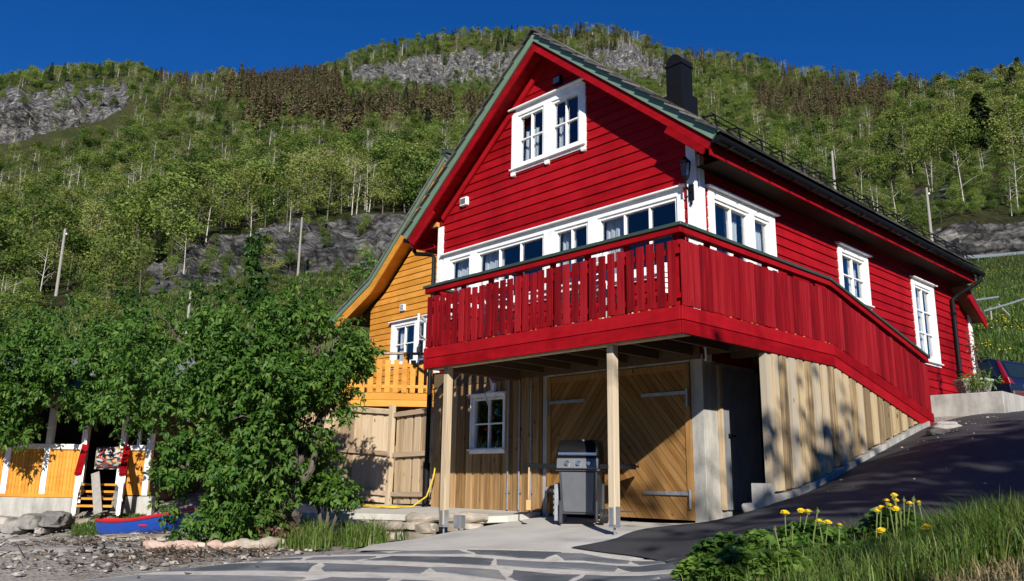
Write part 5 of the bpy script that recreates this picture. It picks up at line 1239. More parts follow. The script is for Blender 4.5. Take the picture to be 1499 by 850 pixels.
# boat
b0, b1 = at_d(148, 779, 14.2), at_d(300, 752, 13.4); b0.z = gz(b0.x, b0.y)+.0; b1.z = gz(b1.x, b1.y)+.0
bt = empty('rowing_boat', ((b0.x+b1.x)/2, (b0.y+b1.y)/2, gz((b0.x+b1.x)/2, (b0.y+b1.y)/2)), 'small blue rowing boat with a red inside pulled up under the bush', 'boat')
bu = (b1-b0); bu.z = 0; bl = bu.length; bu.normalize(); bs = Vector((bu.y, -bu.x, 0)); bz0 = b0.z-.16; bz1 = gz(b1.x, b1.y)+.08
def bsec(t, k, n_=9, off=0):
    w = .36*math.sin(math.pi*min(1, .02+t*.66))**.55; sheer = .29+.10*(1-min(1, t*2.2))**2; keel = .16*max(0, 1-t*3.2)**2
    o = []
    for i in range(n_):
        a = math.pi*i/(n_-1); x = -math.cos(a); zz = sheer-(sheer-keel)*(math.sin(a)**.7)
        o.append(b0+bu*(t*bl*1.15-.06*(1-math.sin(a))*(1 if t < .1 else 0))+bs*(x*(w-off))+Vector((0, 0, zz+off*1.0+.03+(bz1-bz0)*t-b0.z+bz0)))
    return o
ts = np.linspace(0, 1, 16)
m = MB(); vs = [p_ for t in ts for p_ in bsec(t, 0)]; m.add(vs, [(i*9+j, i*9+j+1, (i+1)*9+j+1, (i+1)*9+j) for i in range(15) for j in range(8)]+[tuple(range(15*9, 16*9))])
hu = m.build('hull', M['blue'], bt, smooth='auto', recalc=False)
m = MB(); vs = [p_ for t in ts for p_ in bsec(t, 0, off=.03)]; m.add(vs, [(i*9+j, i*9+j+1, (i+1)*9+j+1, (i+1)*9+j) for i in range(15) for j in range(8)]); m.build('inner_hull', M['boat_red'], bt, smooth='auto', recalc=False)
m = MB()
for e in (0, 8): m.tube([bsec(t, 0)[e]+Vector((0, 0, .015)) for t in ts], .028, 6)
m.build('gunwale', M['boat_red'], bt, smooth='auto')
m = MB(); c = bsec(.5, 0); m.bar(c[0]-Vector((0, 0, .10)), c[8]-Vector((0, 0, .10)), .16, .025); m.build('thwart', M['boat_red'], bt)

# ================================================================== POLES, GUARD RAIL, HILL FENCE
def pole(base, h, r, lab, cross=False, grp=None):
    m = MB(); m.tube([base-Vector((0, 0, 1.5)), base+Vector((0, 0, h))], [r*1.15, r*.8], 10)
    o = empty('utility_pole', tuple(base), lab, 'pole', grp); m.build('shaft', M['pole'], o, smooth='auto')
    if cross:
        c = MB(); t = base+Vector((0, 0, h-.6)); c.lathe(t+RH*.22, [(.08, -.1), (.09, 0), (.03, .1)], 8); c.bar(t, t+RH*.22, .06, .06); c.build('insulator', M['white'], o)
    return o
pole(at_d(80, 446, 95), (446-330)/FPX*95*1.02, .17, 'tall bare wooden pole on the hillside at the far left', True)
pole(at_d(436, 402, 106), (402-314)/FPX*106*1.03, .15, 'slim pale pole in front of the grey rock face left of the gable')
pole(at_d(1222, 275, 80), (275-217)/FPX*80*1.05, .13, 'pale pole without a crossarm rising behind the middle of the snow rail')
pole(at_d(1364, 352, 80), (352-271)/FPX*80*1.05, .14, 'pale pole with a small white insulator above the rear end of the roof', True)
pole(at_d(276, 458, 55), (458-425)/FPX*55, .09, 'short white post standing in the bushes above the big bush')
gr = MB(); P = [at_d(px, py, D) for px, py, D in ((1412, 376, 88), (1450, 374, 90), (1505, 369, 93), (1600, 360, 98), (1700, 352, 104))]
for a, b in zip(P[:-1], P[1:]): gr.bar(a, b, .06, .34)
grd = empty('guard_rail', tuple(P[1]), 'pale steel guard rail along the hillside road at the right edge', 'guard rail'); gr.build('beam', M['galv'], grd)
for i in range(9):
    t = i/8*4*.999; k = int(t); q = P[k].lerp(P[k+1], t-k); m = MB(); m.box(q.x-.05, q.x+.05, q.y+.05, q.y+.12, q.z-.9, q.z+.12); m.build('post', M['galv'], grd)
hf = empty('hill_fence', tuple(at_d(1475, 460, 45)), 'sagging grey rail fence on the flowery slope at the right edge', 'fence')
for seg in (((1440, 455, 44), (1478, 444, 45), (1520, 430, 46), (1600, 405, 48)), ((1420, 440, 45), (1462, 434, 46))):
    m = MB(); q = [at_d(*s_) for s_ in seg]
    for a, b in zip(q[:-1], q[1:]): m.bar(a, b, .05, .09)
    m.build('rail', M['galv'], hf)
for a, b in (((1461, 445, 45), (1478, 462, 44.4)), ((1450, 450, 44.5), (1452, 468, 44.2)), ((1505, 434, 46), (1507, 462, 45.6))):
    m = MB(); m.bar(at_d(*a), at_d(*b), .07, .07); m.build('post', M['pole'], hf)

M['pebbles_mixed'] = noisy('mixed_pebbles', [(.10, .095, .09), (.24, .22, .20), (.42, .39, .35)], scale=3, rough=.9, bump=.2, rnd=.9)
# pebbles, driftweed on the beach
rb = np.random.default_rng(8)
def beach_pts(n, px0, px1, D0, D1):
    px = rb.uniform(px0, px1, n); D = rb.uniform(D0, D1, n); d = np.array(FW)[None]+np.array(RT)[None]*((px-749.5)/FPX)[:, None]; X = np.array(CP)[None]+d*(D/(d@np.array(FH)))[:, None]
    return np.c_[X[:, 0], X[:, 1], gnear(X[:, 0], X[:, 1])]
mb = MB(); P = beach_pts(1500, -150, 480, 8.3, 16.2)
for i, q_ in enumerate(P):
    if -10.8 < q_[0] < -4 and q_[1] > -.3: continue
    s_ = .012+.042*rb.random()**3; mb.rock((q_[0], q_[1], q_[2]+.01), (s_*1.3, s_, s_*.6), i*.13, rb.random()*6, 1, .3)
tag(mb.build('beach_pebbles', M['pebbles_mixed'] if 'pebbles_mixed' in M else M['stone_warm']), 'loose pebbles strewn over the shore gravel', 'pebbles', kind='stuff')
mb = MB()
for cx, cy, D, n_, sp in ((250, 815, 9.9, 420, .55), (300, 820, 9.6, 260, .5), (90, 800, 10.8, 260, .6), (30, 812, 10.2, 200, .5), (200, 800, 12, 160, .5)):
    c = at_d(cx, cy, D)
    for i in range(n_):
        x = c.x+RH.x*rb.normal()*sp*1.6+FH.x*rb.normal()*sp*.5; y = c.y+RH.y*rb.normal()*sp*1.6+FH.y*rb.normal()*sp*.5; z = gz(x, y)+.012+.03*rb.random(); a = rb.random()*6.28; L = .04+.09*rb.random()
        p_ = Vector((x, y, z)); d_ = Vector((math.cos(a), math.sin(a), rb.normal()*.35)); w_ = Vector((-math.sin(a), math.cos(a), rb.normal()*.4))*.012
        mb.add([p_-w_, p_+w_, p_+d_*L+w_*.4, p_+d_*L-w_*.4], [(0, 1, 2, 3)])
tag(mb.build('driftweed', noisy('brown_driftweed', [(.035, .022, .014), (.09, .058, .035), (.17, .12, .075)], scale=9, rough=.9, bump=0, rnd=.8), recalc=False), 'brown dried driftweed in wisps along the paving edge', 'weed', kind='stuff')
mb = MB(); P = beach_pts(420, 1120, 1440, 8.5, 14)
for i, q_ in enumerate(P):
    if q_[0] < .2: continue
    c = math.hypot(q_[0]-.9, q_[1]-6.6)
    if rb.random() > math.exp(-c*.9)+.06: continue
    s_ = .008+.02*rb.random()**2; mb.rock((q_[0], q_[1], q_[2]+.032), (s_, s_, s_*.6), i*.3, 0, 1, .3)
tag(mb.build('loose_grit', M['stone_warm']), 'pale loose grit on the asphalt near the stair foot', 'grit', kind='stuff')

# ================================================================== VEGETATION
def unit(v): return v/np.maximum(1e-9, np.linalg.norm(v, axis=-1, keepdims=True))
def leaf_arrays(c, d, nrm, ln, wd, fold=.18, droop=.0):
    """c base points, d direction, nrm leaf normal, ln length, wd width -> V (n*4), F(n*2 tris)"""
    n = len(c); sd = unit(np.cross(d, nrm)); up = unit(np.cross(sd, d)); ln = ln[:, None]; wd = wd[:, None]
    mid = c+d*ln*.45
    V = np.stack([c, mid-sd*wd*.5+up*wd*fold, c+d*ln-np.array([0, 0, 1])*ln*droop, mid+sd*wd*.5+up*wd*fold], 1).reshape(-1, 3)
    b = np.arange(n)[:, None]*4
    F = np.concatenate([b+np.array([[0, 1, 2]]), b+np.array([[0, 2, 3]])], 1).reshape(-1, 3)
    return V, F
def rdir(n, rng): return unit(rng.normal(size=(n, 3)))
def leaf_obj_mesh(name, V, F, rnd_leaf, mat, org_=(0, 0, 0)):
    return np_mesh(name, V-np.array(org_)[None], F, mat, {'rnd': ('FACE', np.repeat(rnd_leaf, len(F)//len(rnd_leaf)))})

# ---- the big bush by the shore -----------------------------------------
M['leaf_big'] = leafmat('broad_leaf_green', [(.016, .050, .008), (.032, .088, .012), (.065, .145, .022), (.13, .22, .04)], trans=.3, rough=.5, spec=.25)
def lobes_world(lobes):
    out = []
    for px, py, D, rx, ry in lobes:
        c = at_d(px, py, D); s = D/FPX; out.append((np.array(c), rx*s, ry*s))
    return out
def bush_mesh(name, lobes, per, org_, rng, llen=.095, lw=.052, mat='leaf_big', ntw=7, shell=.45, keep_above=True, sparse=1.0, gap=-.30):
    """leafy twigs spread through overlapping lobes; each twig carries a spray of leaves"""
    L = lobes_world(lobes); Cs = []; Ax = []; bright = []
    for c, rx, rz in L:
        n = int(per*(rx*rz)**.9*sparse); u = rdir(n, rng); r = rng.random(n)**shell
        lump = 1+.22*np.sin(u[:, 0]*5+c[0]*3)*np.sin(u[:, 2]*6+c[1]*2)+.12*np.sin(u[:, 1]*11+c[0])
        P = c[None]+u*(r*lump)[:, None]*np.array([rx, rx*.85, rz])[None]
        Cs.append(P); Ax.append(unit(u+np.array([0, 0, -.25])+rng.normal(size=(n, 3))*.45)); bright.append(rng.normal(.45, .16, n))
    C = np.concatenate(Cs); A = np.concatenate(Ax); Bv = np.concatenate(bright)
    if keep_above:
        g = gnear(C[:, 0], C[:, 1]); k = C[:, 2] > g+.03; C, A, Bv = C[k], A[k], Bv[k]
    # gaps: drop twigs in noise pockets
    nv = np.array([mnoise.noise(Vector(q)*1.5)+.6*mnoise.noise(Vector(q)*3.4) for q in C]); k = nv > gap; C, A, Bv = C[k], A[k], Bv[k]
    n = len(C); base = []; d = []; nr = []
    for j in range(ntw):
        t = rng.random(n)*.14; o = rdir(n, rng); o[:, 2] -= .35; dd = unit(A*.55+o); base.append(C+A*t[:, None]); d.append(dd); nn = unit(rdir(n, rng)*.7+np.array([.35, -.25, .9])[None]+A*.3); nr.append(nn)
    base = np.concatenate(base); d = np.concatenate(d); nr = np.concatenate(nr); m = len(base)
    ln = llen*rng.uniform(.65, 1.25, m); V, F = leaf_arrays(base, d, nr, ln, ln*lw/llen*rng.uniform(.85, 1.15, m), .12, .12)
    rv = np.clip(np.tile(Bv, ntw)+rng.normal(0, .13, m), 0, 1)
    return leaf_obj_mesh(name, V, F, rv, M[mat], org_)
big = [(345, 535, 12.6, 130, 88), (255, 490, 13.0, 105, 45), (425, 485, 13.2, 85, 52), (470, 500, 13.2, 62, 42), (505, 545, 13.2, 42, 28), (345, 640, 12.1, 102, 95), (408, 655, 12.6, 66, 68), (308, 735, 11.7, 68, 52), (350, 755, 11.9, 70, 42), (130, 529, 16.2, 120, 55.800000000000004), (40, 544, 16.2, 80, 55.800000000000004), (60, 574, 16.2, 70, 32.4), (-60, 564, 16.2, 90, 72.0), (20, 624, 16.2, 38, 27.0), (175, 566, 16.2, 78, 37.800000000000004), (215, 560, 14.6, 90, 70), (385, 590, 12.3, 105, 85), (455, 625, 13.0, 48, 60), (262, 680, 11.9, 44, 45), (115, 596, 16.2, 55, 21.6), (430, 560, 12.8, 80, 60), (480, 590, 13.0, 40, 35), (130, 496, 16.2, 90, 28.8), (60, 496, 16.2, 60, 23.400000000000002), (520, 520, 13.2, 36, 22)]
br0 = at_d(385, 775, 12.6); br0.z = gz(br0.x, br0.y)
bush = empty('leafy_bush', tuple(br0), 'huge dark green broad-leaved bush spreading from the shore to the yellow house', 'bush')
me = bush_mesh('crown', big, 1250, tuple(br0), np.random.default_rng(3), ntw=9, llen=.098, lw=.044, gap=-.06, shell=.5)
link_mesh('crown', me, bush)
m = MB(); rr = random.Random(6)
for px, py, D, rx, ry in big:
    c = at_d(px, py, D); mid = br0.lerp(c, .45)+Vector((rr.uniform(-.3, .3), rr.uniform(-.3, .3), .75 if px < 260 else .1))
    if py > 690 or D > 14: continue
    pts = [br0+Vector((rr.uniform(-.25, .25), rr.uniform(-.2, .2), -.1)), br0.lerp(mid, .6)+Vector((0, 0, .1)), mid, c]
    m.tube(pts, [.085, .065, .05, .02], 7)
    for k in range(5):
        t = rr.uniform(.3, 1); q = mid.lerp(c, t); e = q+Vector((rr.uniform(-1, 1), rr.uniform(-1, 1), rr.uniform(-.3, .8)))*.6*rx*D/FPX; m.tube([q, q.lerp(e, .5)+Vector((0, 0, .08)), e], [.024, .016, .006], 5)
m.build('trunk', M['bark'], bush, smooth='auto')

def small_bush(name, lobes, per, label, cat='bush', mat='leaf_big', group=None, rng=None, **kw):
    L = lobes_world(lobes); c0 = L[0][0]; o = (float(c0[0]), float(c0[1]), float(gz(c0[0], c0[1])))
    r_ = empty(name, o, label, cat, group)
    link_mesh('crown', bush_mesh('crown', lobes, per, o, rng or np.random.default_rng(int(lobes[0][0])), mat=mat, **kw), r_)
    m = MB()
    for c, rx, rz in L: m.tube([Vector(o)+Vector((0, 0, -.1)), Vector(o).lerp(Vector(c), .6)+Vector((.03, .02, 0)), Vector(c)], [.035, .025, .008], 6)
    m.build('stem', M['bark'], r_); return r_
M['leaf_fresh'] = leafmat('fresh_leaf', [(.05, .11, .015), (.11, .20, .028), (.18, .28, .045)], trans=.3)
small_bush('currant_bush', [(480, 712, 13.2, 32, 22), (455, 698, 13.4, 26, 20), (500, 724, 13.0, 22, 13)], 2200, 'bright yellow-green leafy shrub in front of the left fence panel', 'shrub', 'leaf_fresh', llen=.085, lw=.05, ntw=7)
M['leaf_dead'] = leafmat('withered_leaf', [(.05, .022, .014), (.10, .045, .028), (.15, .08, .05)], trans=.1)
small_bush('withered_bush', [(405, 772, 12.0, 26, 26), (385, 785, 11.7, 20, 16)], 1100, 'withered dark brown shrub at the right foot of the big bush', 'shrub', 'leaf_dead', llen=.06, lw=.03, ntw=6)
M['needle'] = leafmat('dark_conifer', [(.018, .04, .012), (.035, .07, .018), (.06, .10, .025)], trans=.12)
small_bush('young_tree', [(372, 362, 24, 12, 20), (370, 395, 24, 20, 28), (374, 430, 24, 26, 34), (372, 345, 24, 6, 14)], 260, 'slim young tree standing up behind the big bush', 'tree', 'leaf_big', llen=.16, lw=.08, ntw=7, keep_above=False)
# undergrowth behind the big bush
small_bush('roadside_shrub', [(25, 470, 30, 50, 30), (90, 455, 32, 60, 22)], 60, 'dull green shrub on the bank at the far left', 'shrub', 'leaf_big', 'shrubs on the bank behind the big bush', llen=.20, lw=.10, ntw=7, keep_above=False)
small_bush('roadside_shrub', [(215, 445, 34, 62, 24), (300, 425, 36, 50, 22)], 60, 'dull green shrub below the dark rock slab', 'shrub', 'leaf_big', 'shrubs on the bank behind the big bush', llen=.22, lw=.11, ntw=7, keep_above=False)
small_bush('roadside_shrub', [(455, 435, 36, 40, 40), (510, 425, 34, 40, 32), (545, 385, 40, 28, 24)], 60, 'lush green shrub at the foot of the grey rock face beside the yellow gable', 'shrub', 'leaf_big', 'shrubs on the bank behind the big bush', llen=.22, lw=.11, ntw=7, keep_above=False)
# plant in the planter and the climber on the rear corner
small_bush('planter_plant', [(1428, 556, 15.4, 22, 8), (1440, 552, 15.4, 16, 7)], 900, 'straggly green plant in the tapered planter', 'plant', 'leaf_fresh', llen=.09, lw=.02, ntw=6, keep_above=False)
small_bush('climber', [(1427, 545, 16.2, 3, 22), (1425, 505, 16.2, 2.5, 24), (1429, 562, 16.0, 4, 12)], 1500, 'withered brown climber on the rear house corner', 'climber', 'leaf_dead', llen=.06, lw=.03, ntw=6, keep_above=False)

# ---- grass -----------------------------------------------------------
M['grass'] = leafmat('grass_blades', [(.025, .06, .010), (.065, .125, .018), (.12, .19, .032), (.24, .23, .09)], trans=.3, rough=.5)
def blades(P, h, rng, lean=.35, w=.008):
    n = len(P); a = rng.random(n)*6.283; d = np.c_[np.cos(a), np.sin(a), np.zeros(n)]; sd = np.c_[-np.sin(a), np.cos(a), np.zeros(n)]
    l = (lean*rng.random(n)*h)[:, None]; h_ = h[:, None]; w_ = (w*(.6+.8*rng.random(n)))[:, None]; up = np.array([0, 0, 1.0])[None]
    b0, b1 = P-sd*w_, P+sd*w_; m0, m1 = P+d*l*.35+up*h_*.6-sd*w_*.75, P+d*l*.35+up*h_*.6+sd*w_*.75; t = P+d*l*1.1+up*h_*(1-.25*rng.random(n)[:, None])
    V = np.stack([b0, b1, m1, m0, t], 1).reshape(-1, 3); b = np.arange(n)[:, None]*5
    F = np.concatenate([b+[[0, 1, 2]], b+[[0, 2, 3]], b+[[3, 2, 4]]], 1).reshape(-1, 3); return V, F
def grass_obj(name, P, h, label, rng, lean=.35, w=.008, mat='grass', bias=.4, cat='grass'):
    V, F = blades(P, h, rng, lean, w); rv = np.clip(rng.normal(bias, .2, len(P)), 0, 1)
    o = link_mesh(name, leaf_obj_mesh(name, V, F, rv, M[mat])); return tag(o, label, cat, kind='stuff')
rg = np.random.default_rng(12)
def scatter_img(poly_px, D0, D1, n, rng, wmin=None):
    """points on the ground inside a patch given by picture columns and distances"""
    px = rng.uniform(poly_px[0], poly_px[1], n); D = rng.uniform(D0, D1, n); out = []
    dx = (px-749.5)/FPX
    d = np.array(FW)[None]+np.array(RT)[None]*dx[:, None]; s = D/(d@np.array(FH)); X = np.array(CP)[None]+d*s[:, None]
    return np.c_[X[:, 0], X[:, 1], gnear(X[:, 0], X[:, 1])]
P = scatter_img((405, 585), 10.6, 13.6, 9000, rg); cl = np.array([mnoise.noise(Vector(q)*1.8) for q in P]); rel_ = P-np.array(at_d(490, 780, 12.3))[None]; cx = np.hypot(rel_@np.array(RH)/.85, rel_@np.array(FH)/1.35); k = (cl > -.15) & (cx < .75+.35*rg.random(len(P))); P = P[k]
gl_ = np.array([mnoise.noise(Vector(q)*2.6) for q in P]); grass_obj('grass_clump', P, (.10+.25*rg.random(len(P)))*(1+1.0*gl_), 'bright green grass below the stones of the terrace', rg, 1.0, .006, bias=.5)
P = scatter_img((594, 612), 12.2, 12.6, 60, rg); grass_obj('grass_tuft', P, .10+.20*rg.random(len(P)), 'small tuft of grass on the stones left of the support post', rg, .4, .005, bias=.5)
P = scatter_img((150, 250), 14.4, 16.6, 5200, rg); grass_obj('shore_lawn', P, .05+.06*rg.random(len(P)), 'short mown grass patch above the blue boat', rg, .5, .012, bias=.5)
# the verge at the lower right
def verge_edge_ok(P):
    r = (P-np.array(CP)[None]); u = r@np.array(RH); w = r@np.array(FH); px = 749.5+FPX*u/w   # rough column
    near = 1.0+np.clip((px-1000)/500, 0, 1)
    return px, w
px = rg.uniform(985, 1750, 42000); D = 3.3+rg.random(42000)*2.8
dx = (px-749.5)/FPX; d = np.array(FW)[None]+np.array(RT)[None]*dx[:, None]; s = D/(d@np.array(FH)); X = np.array(CP)[None]+d*s[:, None]
P = np.c_[X[:, 0], X[:, 1], gnear(X[:, 0], X[:, 1])]
far = np.interp(px, [985, 1080, 1250, 1500, 1750], [5.5, 5.75, 5.6, 5.3, 5.0]); near = np.interp(px, [985, 1080, 1120, 1300, 1400, 1750], [3.2, 3.2, 3.2, 3.5, 3.7, 3.8])
dn = np.array([mnoise.noise(Vector((q[0]*2.2, q[1]*2.2, 0))) for q in P]); k = (D < far) & (D > near+dn*.3) & (dn > -.55) & ((px > 1285) | (rg.random(len(px)) < np.interp(px, [985, 1150, 1285], [.22, .30, .6]))); P, px, D, dn = P[k], px[k], D[k], dn[k]
hgt = (np.interp(px, [985, 1080, 1200, 1290, 1350, 1500, 1750], [.12, .18, .20, .21, .22, .29, .34])*(.55+.6*rg.random(len(P)))*(1+.35*dn))
grass_obj('verge_grass', P, hgt, 'long dark green grass on the verge beside the drive', rg, .95, .0027, bias=.38)
M['straw'] = leafmat('straw', [(.16, .12, .06), (.30, .24, .13), (.42, .35, .20)], trans=.2, rough=.8)
P2 = scatter_img((1290, 1750), 3.1, 4.2, 2600, rg); grass_obj('dry_grass', P2, .03+.09*rg.random(len(P2)), 'dry straw-coloured grass along the bare front edge of the verge', rg, 1.8, .0025, mat='straw', bias=.5)
# leafy herbs: clumps of low broad leaves
M['leaf_herb'] = leafmat('herb_leaf', [(.03, .075, .012), (.065, .14, .02), (.11, .20, .03), (.16, .26, .05)], trans=.3, rough=.4)
def herb(name, px, py_top, D, wpx, label, rng, ll=.07, n=260, group='leafy weeds on the verge'):
    c = at_d(px, 800, D); z0 = gz(c.x, c.y); s = D/FPX; R_ = wpx*s; top = at_d(px, py_top, D).z-z0
    o = (c.x, c.y, z0); r_ = empty(name, o, label, 'plant', group)
    a = rng.random(n)*6.283; rr_ = R_*rng.random(n)**.6; hz = top*(1-(rr_/R_)**2*.55)*(.35+.65*rng.random(n)**.6)
    B = np.c_[c.x+rr_*np.cos(a), c.y+rr_*np.sin(a), z0+hz]; B[:, 2] = np.maximum(B[:, 2], gnear(B[:, 0], B[:, 1])+.02)
    bs, ds, ns = [], [], []
    for k in range(5):
        dd = rdir(n, rng); dd[:, 2] = -.15+.35*rng.random(n); bs.append(B); ds.append(unit(dd)); ns.append(unit(np.c_[rng.normal(0, .45, n)+.2, rng.normal(0, .45, n)-.25, np.ones(n)]))
    b, d, nn = np.concatenate(bs), np.concatenate(ds), np.concatenate(ns); ln = ll*rng.uniform(.6, 1.25, len(b))
    V, F = leaf_arrays(b, d, nn, ln, ln*.62, .10, .15); rv = np.clip(np.tile(rng.normal(.5, .2, n), 5)+rng.normal(0, .1, len(b)), 0, 1)
    link_mesh('leaves', leaf_obj_mesh('leaves', V, F, rv, M['leaf_herb'], o), r_)
    m = MB()
    for i in range(0, n, 5): m.tube([(c.x+(B[i, 0]-c.x)*.7, c.y+(B[i, 1]-c.y)*.7, z0-.02), tuple(B[i])], .003, 4, cap=False)
    m.build('stems', M['leaf_herb'], r_)
herb('leafy_weed', 1060, 783, 5.0, 46, 'dense low weed with small round leaves at the left end of the verge', rg, .055, 320)
herb('leafy_weed', 1110, 776, 4.9, 40, 'bushy weed with fresh green leaves, second from the left end of the verge', rg, .055, 300)
herb('leafy_weed', 1165, 790, 4.6, 44, 'broad-leaved weed under the left dandelion cluster', rg, .085, 190)
herb('leafy_weed', 1225, 798, 4.5, 42, 'drooping broad-leaved weed between the two dandelion clusters', rg, .10, 170)
herb('leafy_weed', 1275, 800, 4.4, 36, 'dark leafy weed under the right dandelion cluster', rg, .07, 170)
herb('leafy_weed', 1185, 763, 4.8, 52, 'leafy dandelion clump under the left flowers', rg, .07, 300)
herb('leafy_weed', 1312, 744, 4.65, 46, 'tall leafy dandelion clump under the right flowers', rg, .07, 320)
herb('leafy_weed', 1085, 800, 4.3, 52, 'glossy low weed at the front left of the verge', rg, .055, 320)
herb('leafy_weed', 1145, 806, 4.15, 46, 'pale green weed at the front of the verge below the left flowers', rg, .065, 260)
herb('leafy_weed', 1250, 775, 4.9, 34, 'upright weed between the two dandelion clusters', rg, .07, 200)
herb('leafy_weed', 1395, 768, 4.6, 44, 'leafy weed in the grass right of the lone low dandelion', rg, .06, 170)
herb('leafy_weed', 1345, 790, 4.2, 40, 'weed with pointed leaves below the lone low dandelion', rg, .065, 170)
herb('leafy_weed', 1455, 764, 4.7, 46, 'leafy weed in the long grass near the right edge', rg, .06, 160)
herb('leafy_weed', 1030, 812, 4.6, 36, 'low weed spilling onto the paving in the lower middle', rg, .06, 200)
# dandelions
M['dandelion'] = flat('dandelion_yellow', (.85, .62, .02), .8); M['stalk'] = flat('dandelion_stalk', (.16, .20, .06), .6)
def dandelion(px, py, D, R_, lab, closed=False):
    h = at_d(px, py, D); rr = random.Random(int(px*7)); b = Vector((h.x+rr.uniform(-.05, .05), h.y+rr.uniform(-.05, .05), 0)); b.z = gz(b.x, b.y)-.01
    r_ = empty('dandelion', tuple(b), lab, 'flower', 'dandelions on the verge')
    m = MB(); mid = b.lerp(h, .55)+Vector((rr.uniform(-.02, .02), rr.uniform(-.02, .02), 0)); m.tube([b, mid, h], .0032, 5)
    m.lathe(h-Vector((0, 0, .012)), [(.004, -.006), (.010 if not closed else .008, .0), (.011, .010)], 7); m.build('stalk', M['stalk'], r_)
    m = MB(); tl_ = Vector((rr.uniform(-.35, .35)+.25, rr.uniform(-.35, .35)-.2, 1)).normalized(); sx = tl_.cross(Vector((.3, 1, 0))).normalized(); sy = tl_.cross(sx)
    for ring, (n_, ra, lift) in enumerate(((22, 1.0, .15), (18, .78, .38), (14, .5, .55), (8, .25, .62))):
        for i in range(n_):
            t = 6.283*i/n_+ring*.3+rr.uniform(-.1, .1); dr = sx*math.cos(t)+sy*math.sin(t); sd_ = tl_.cross(dr); L = R_*ra*rr.uniform(.85, 1.1)
            if closed: dr = dr*.25; 
            q0 = h; tip = h+dr*L+tl_*(R_*lift if not closed else R_*1.3)
            w = R_*.13; m.add([q0-sd_*w*.4, q0+sd_*w*.4, tip+sd_*w, tip-sd_*w], [(0, 1, 2, 3)])
    m.lathe(h, [(R_*.3, -.002), (R_*.55, R_*.2), (R_*.3, R_*.5)], 8)
    m.build('flower_head', M['dandelion'] if not closed else M['stalk'], r_, recalc=False)
left = [(1149, 751, 4.7, .026, 'leftmost open dandelion of the left cluster'), (1173, 748, 4.75, .022, 'dandelion of the left cluster touching its right neighbour'), (1183, 749, 4.7, .022, 'dandelion in the middle of the left cluster, right of a touching pair'), (1199, 763, 4.6, .020, 'half-hidden dandelion right of the middle of the left cluster'), (1212, 765, 4.55, .022, 'second dandelion from the right in the left cluster'), (1229, 769, 4.5, .019, 'small lone dandelion at the right end of the left cluster')]
right = [(1309, 725, 4.5, .019, 'topmost dandelion of the right cluster'), (1298, 734, 4.5, .024, 'wide dandelion just left below the topmost flower'), (1310, 732, 4.55, .021, 'dandelion right under the topmost flower'), (1302, 741, 4.45, .025, 'largest dandelion in the heart of the right cluster'), (1311, 745, 4.45, .021, 'dandelion low on the right side of the tight group'), (1290, 743, 4.5, .018, 'small dandelion left of the heart of the right cluster'), (1284, 748, 4.5, .018, 'leftmost small dandelion of the right cluster'), (1332, 737, 4.5, .019, 'drooping dandelion right of the tight group'), (1345, 736, 4.5, .020, 'rightmost high dandelion of the right cluster'), (1357, 772, 4.2, .026, 'lone low dandelion at the far right of the cluster'), (1290, 777, 4.2, .024, 'lone low dandelion under the left side of the right cluster')]
for q in left+right: dandelion(*q)
for i, (px, py) in enumerate(((1323, 730), (1337, 729), (1197, 746), (1160, 770), (1134, 772), (1318, 748))): dandelion(px, py, 4.5, .010, ['closed greenish bud right of the topmost dandelion', 'closed bud beside the rightmost high dandelion', 'tall closed bud above the left cluster', 'closed bud under the leftmost dandelion', 'closed bud at the left edge of the left cluster', 'closed bud low in the right cluster'][i], True)
# flowers far up the slope on the right
rs = np.random.default_rng(5); n = 4200
pxs = rs.uniform(1395, 1900, n); rws = rs.uniform(.5, 1.75, n); G = hill_at(pxs, rws)
c = rs.random(n); a = rdir(n, rs); a[:, 2] = .1
V, F = leaf_arrays(G+np.array([0, 0, .25])[None], unit(a), unit(np.c_[np.full(n, .5), np.full(n, -.4), np.full(n, .7)]+rs.normal(size=(n, 3))*.2), np.full(n, .10), np.full(n, .09), 0)
k_ = np.array([mnoise.noise(Vector(q)*.22) for q in G]) > .08
V = V.reshape(n, 4, 3)[k_].reshape(-1, 3); kk = int(k_.sum()); b = np.arange(kk)[:, None]*4; F = np.concatenate([b+[[0, 1, 2]], b+[[0, 2, 3]]], 1).reshape(-1, 3)
M['far_flower'] = flat('far_dandelions', (.55, .42, .02), .8)
tag(link_mesh('meadow_flowers', leaf_obj_mesh('meadow_flowers', V, F, np.zeros(kk), M['far_flower'])), 'yellow dandelions sprinkled over the slope at the right edge', 'flowers', kind='stuff')
n = 80000; pxs = rs.uniform(1380, 1900, n); rws = rs.uniform(.0, 2.0, n); G = hill_at(pxs, rws)
grass_obj('meadow_grass', G, .18+.25*rs.random(n), 'green grass of the slope behind the parked car', rs, .8, .018, bias=.5)
n = 26000; pxs = rs.uniform(-150, 600, n); rws = rs.uniform(.8, 2.0, n); G = hill_at(pxs, rws)
grass_obj('bank_grass', G, .25+.4*rs.random(n), 'rough grass on the bank behind the big bush', rs, .8, .025, bias=.45)

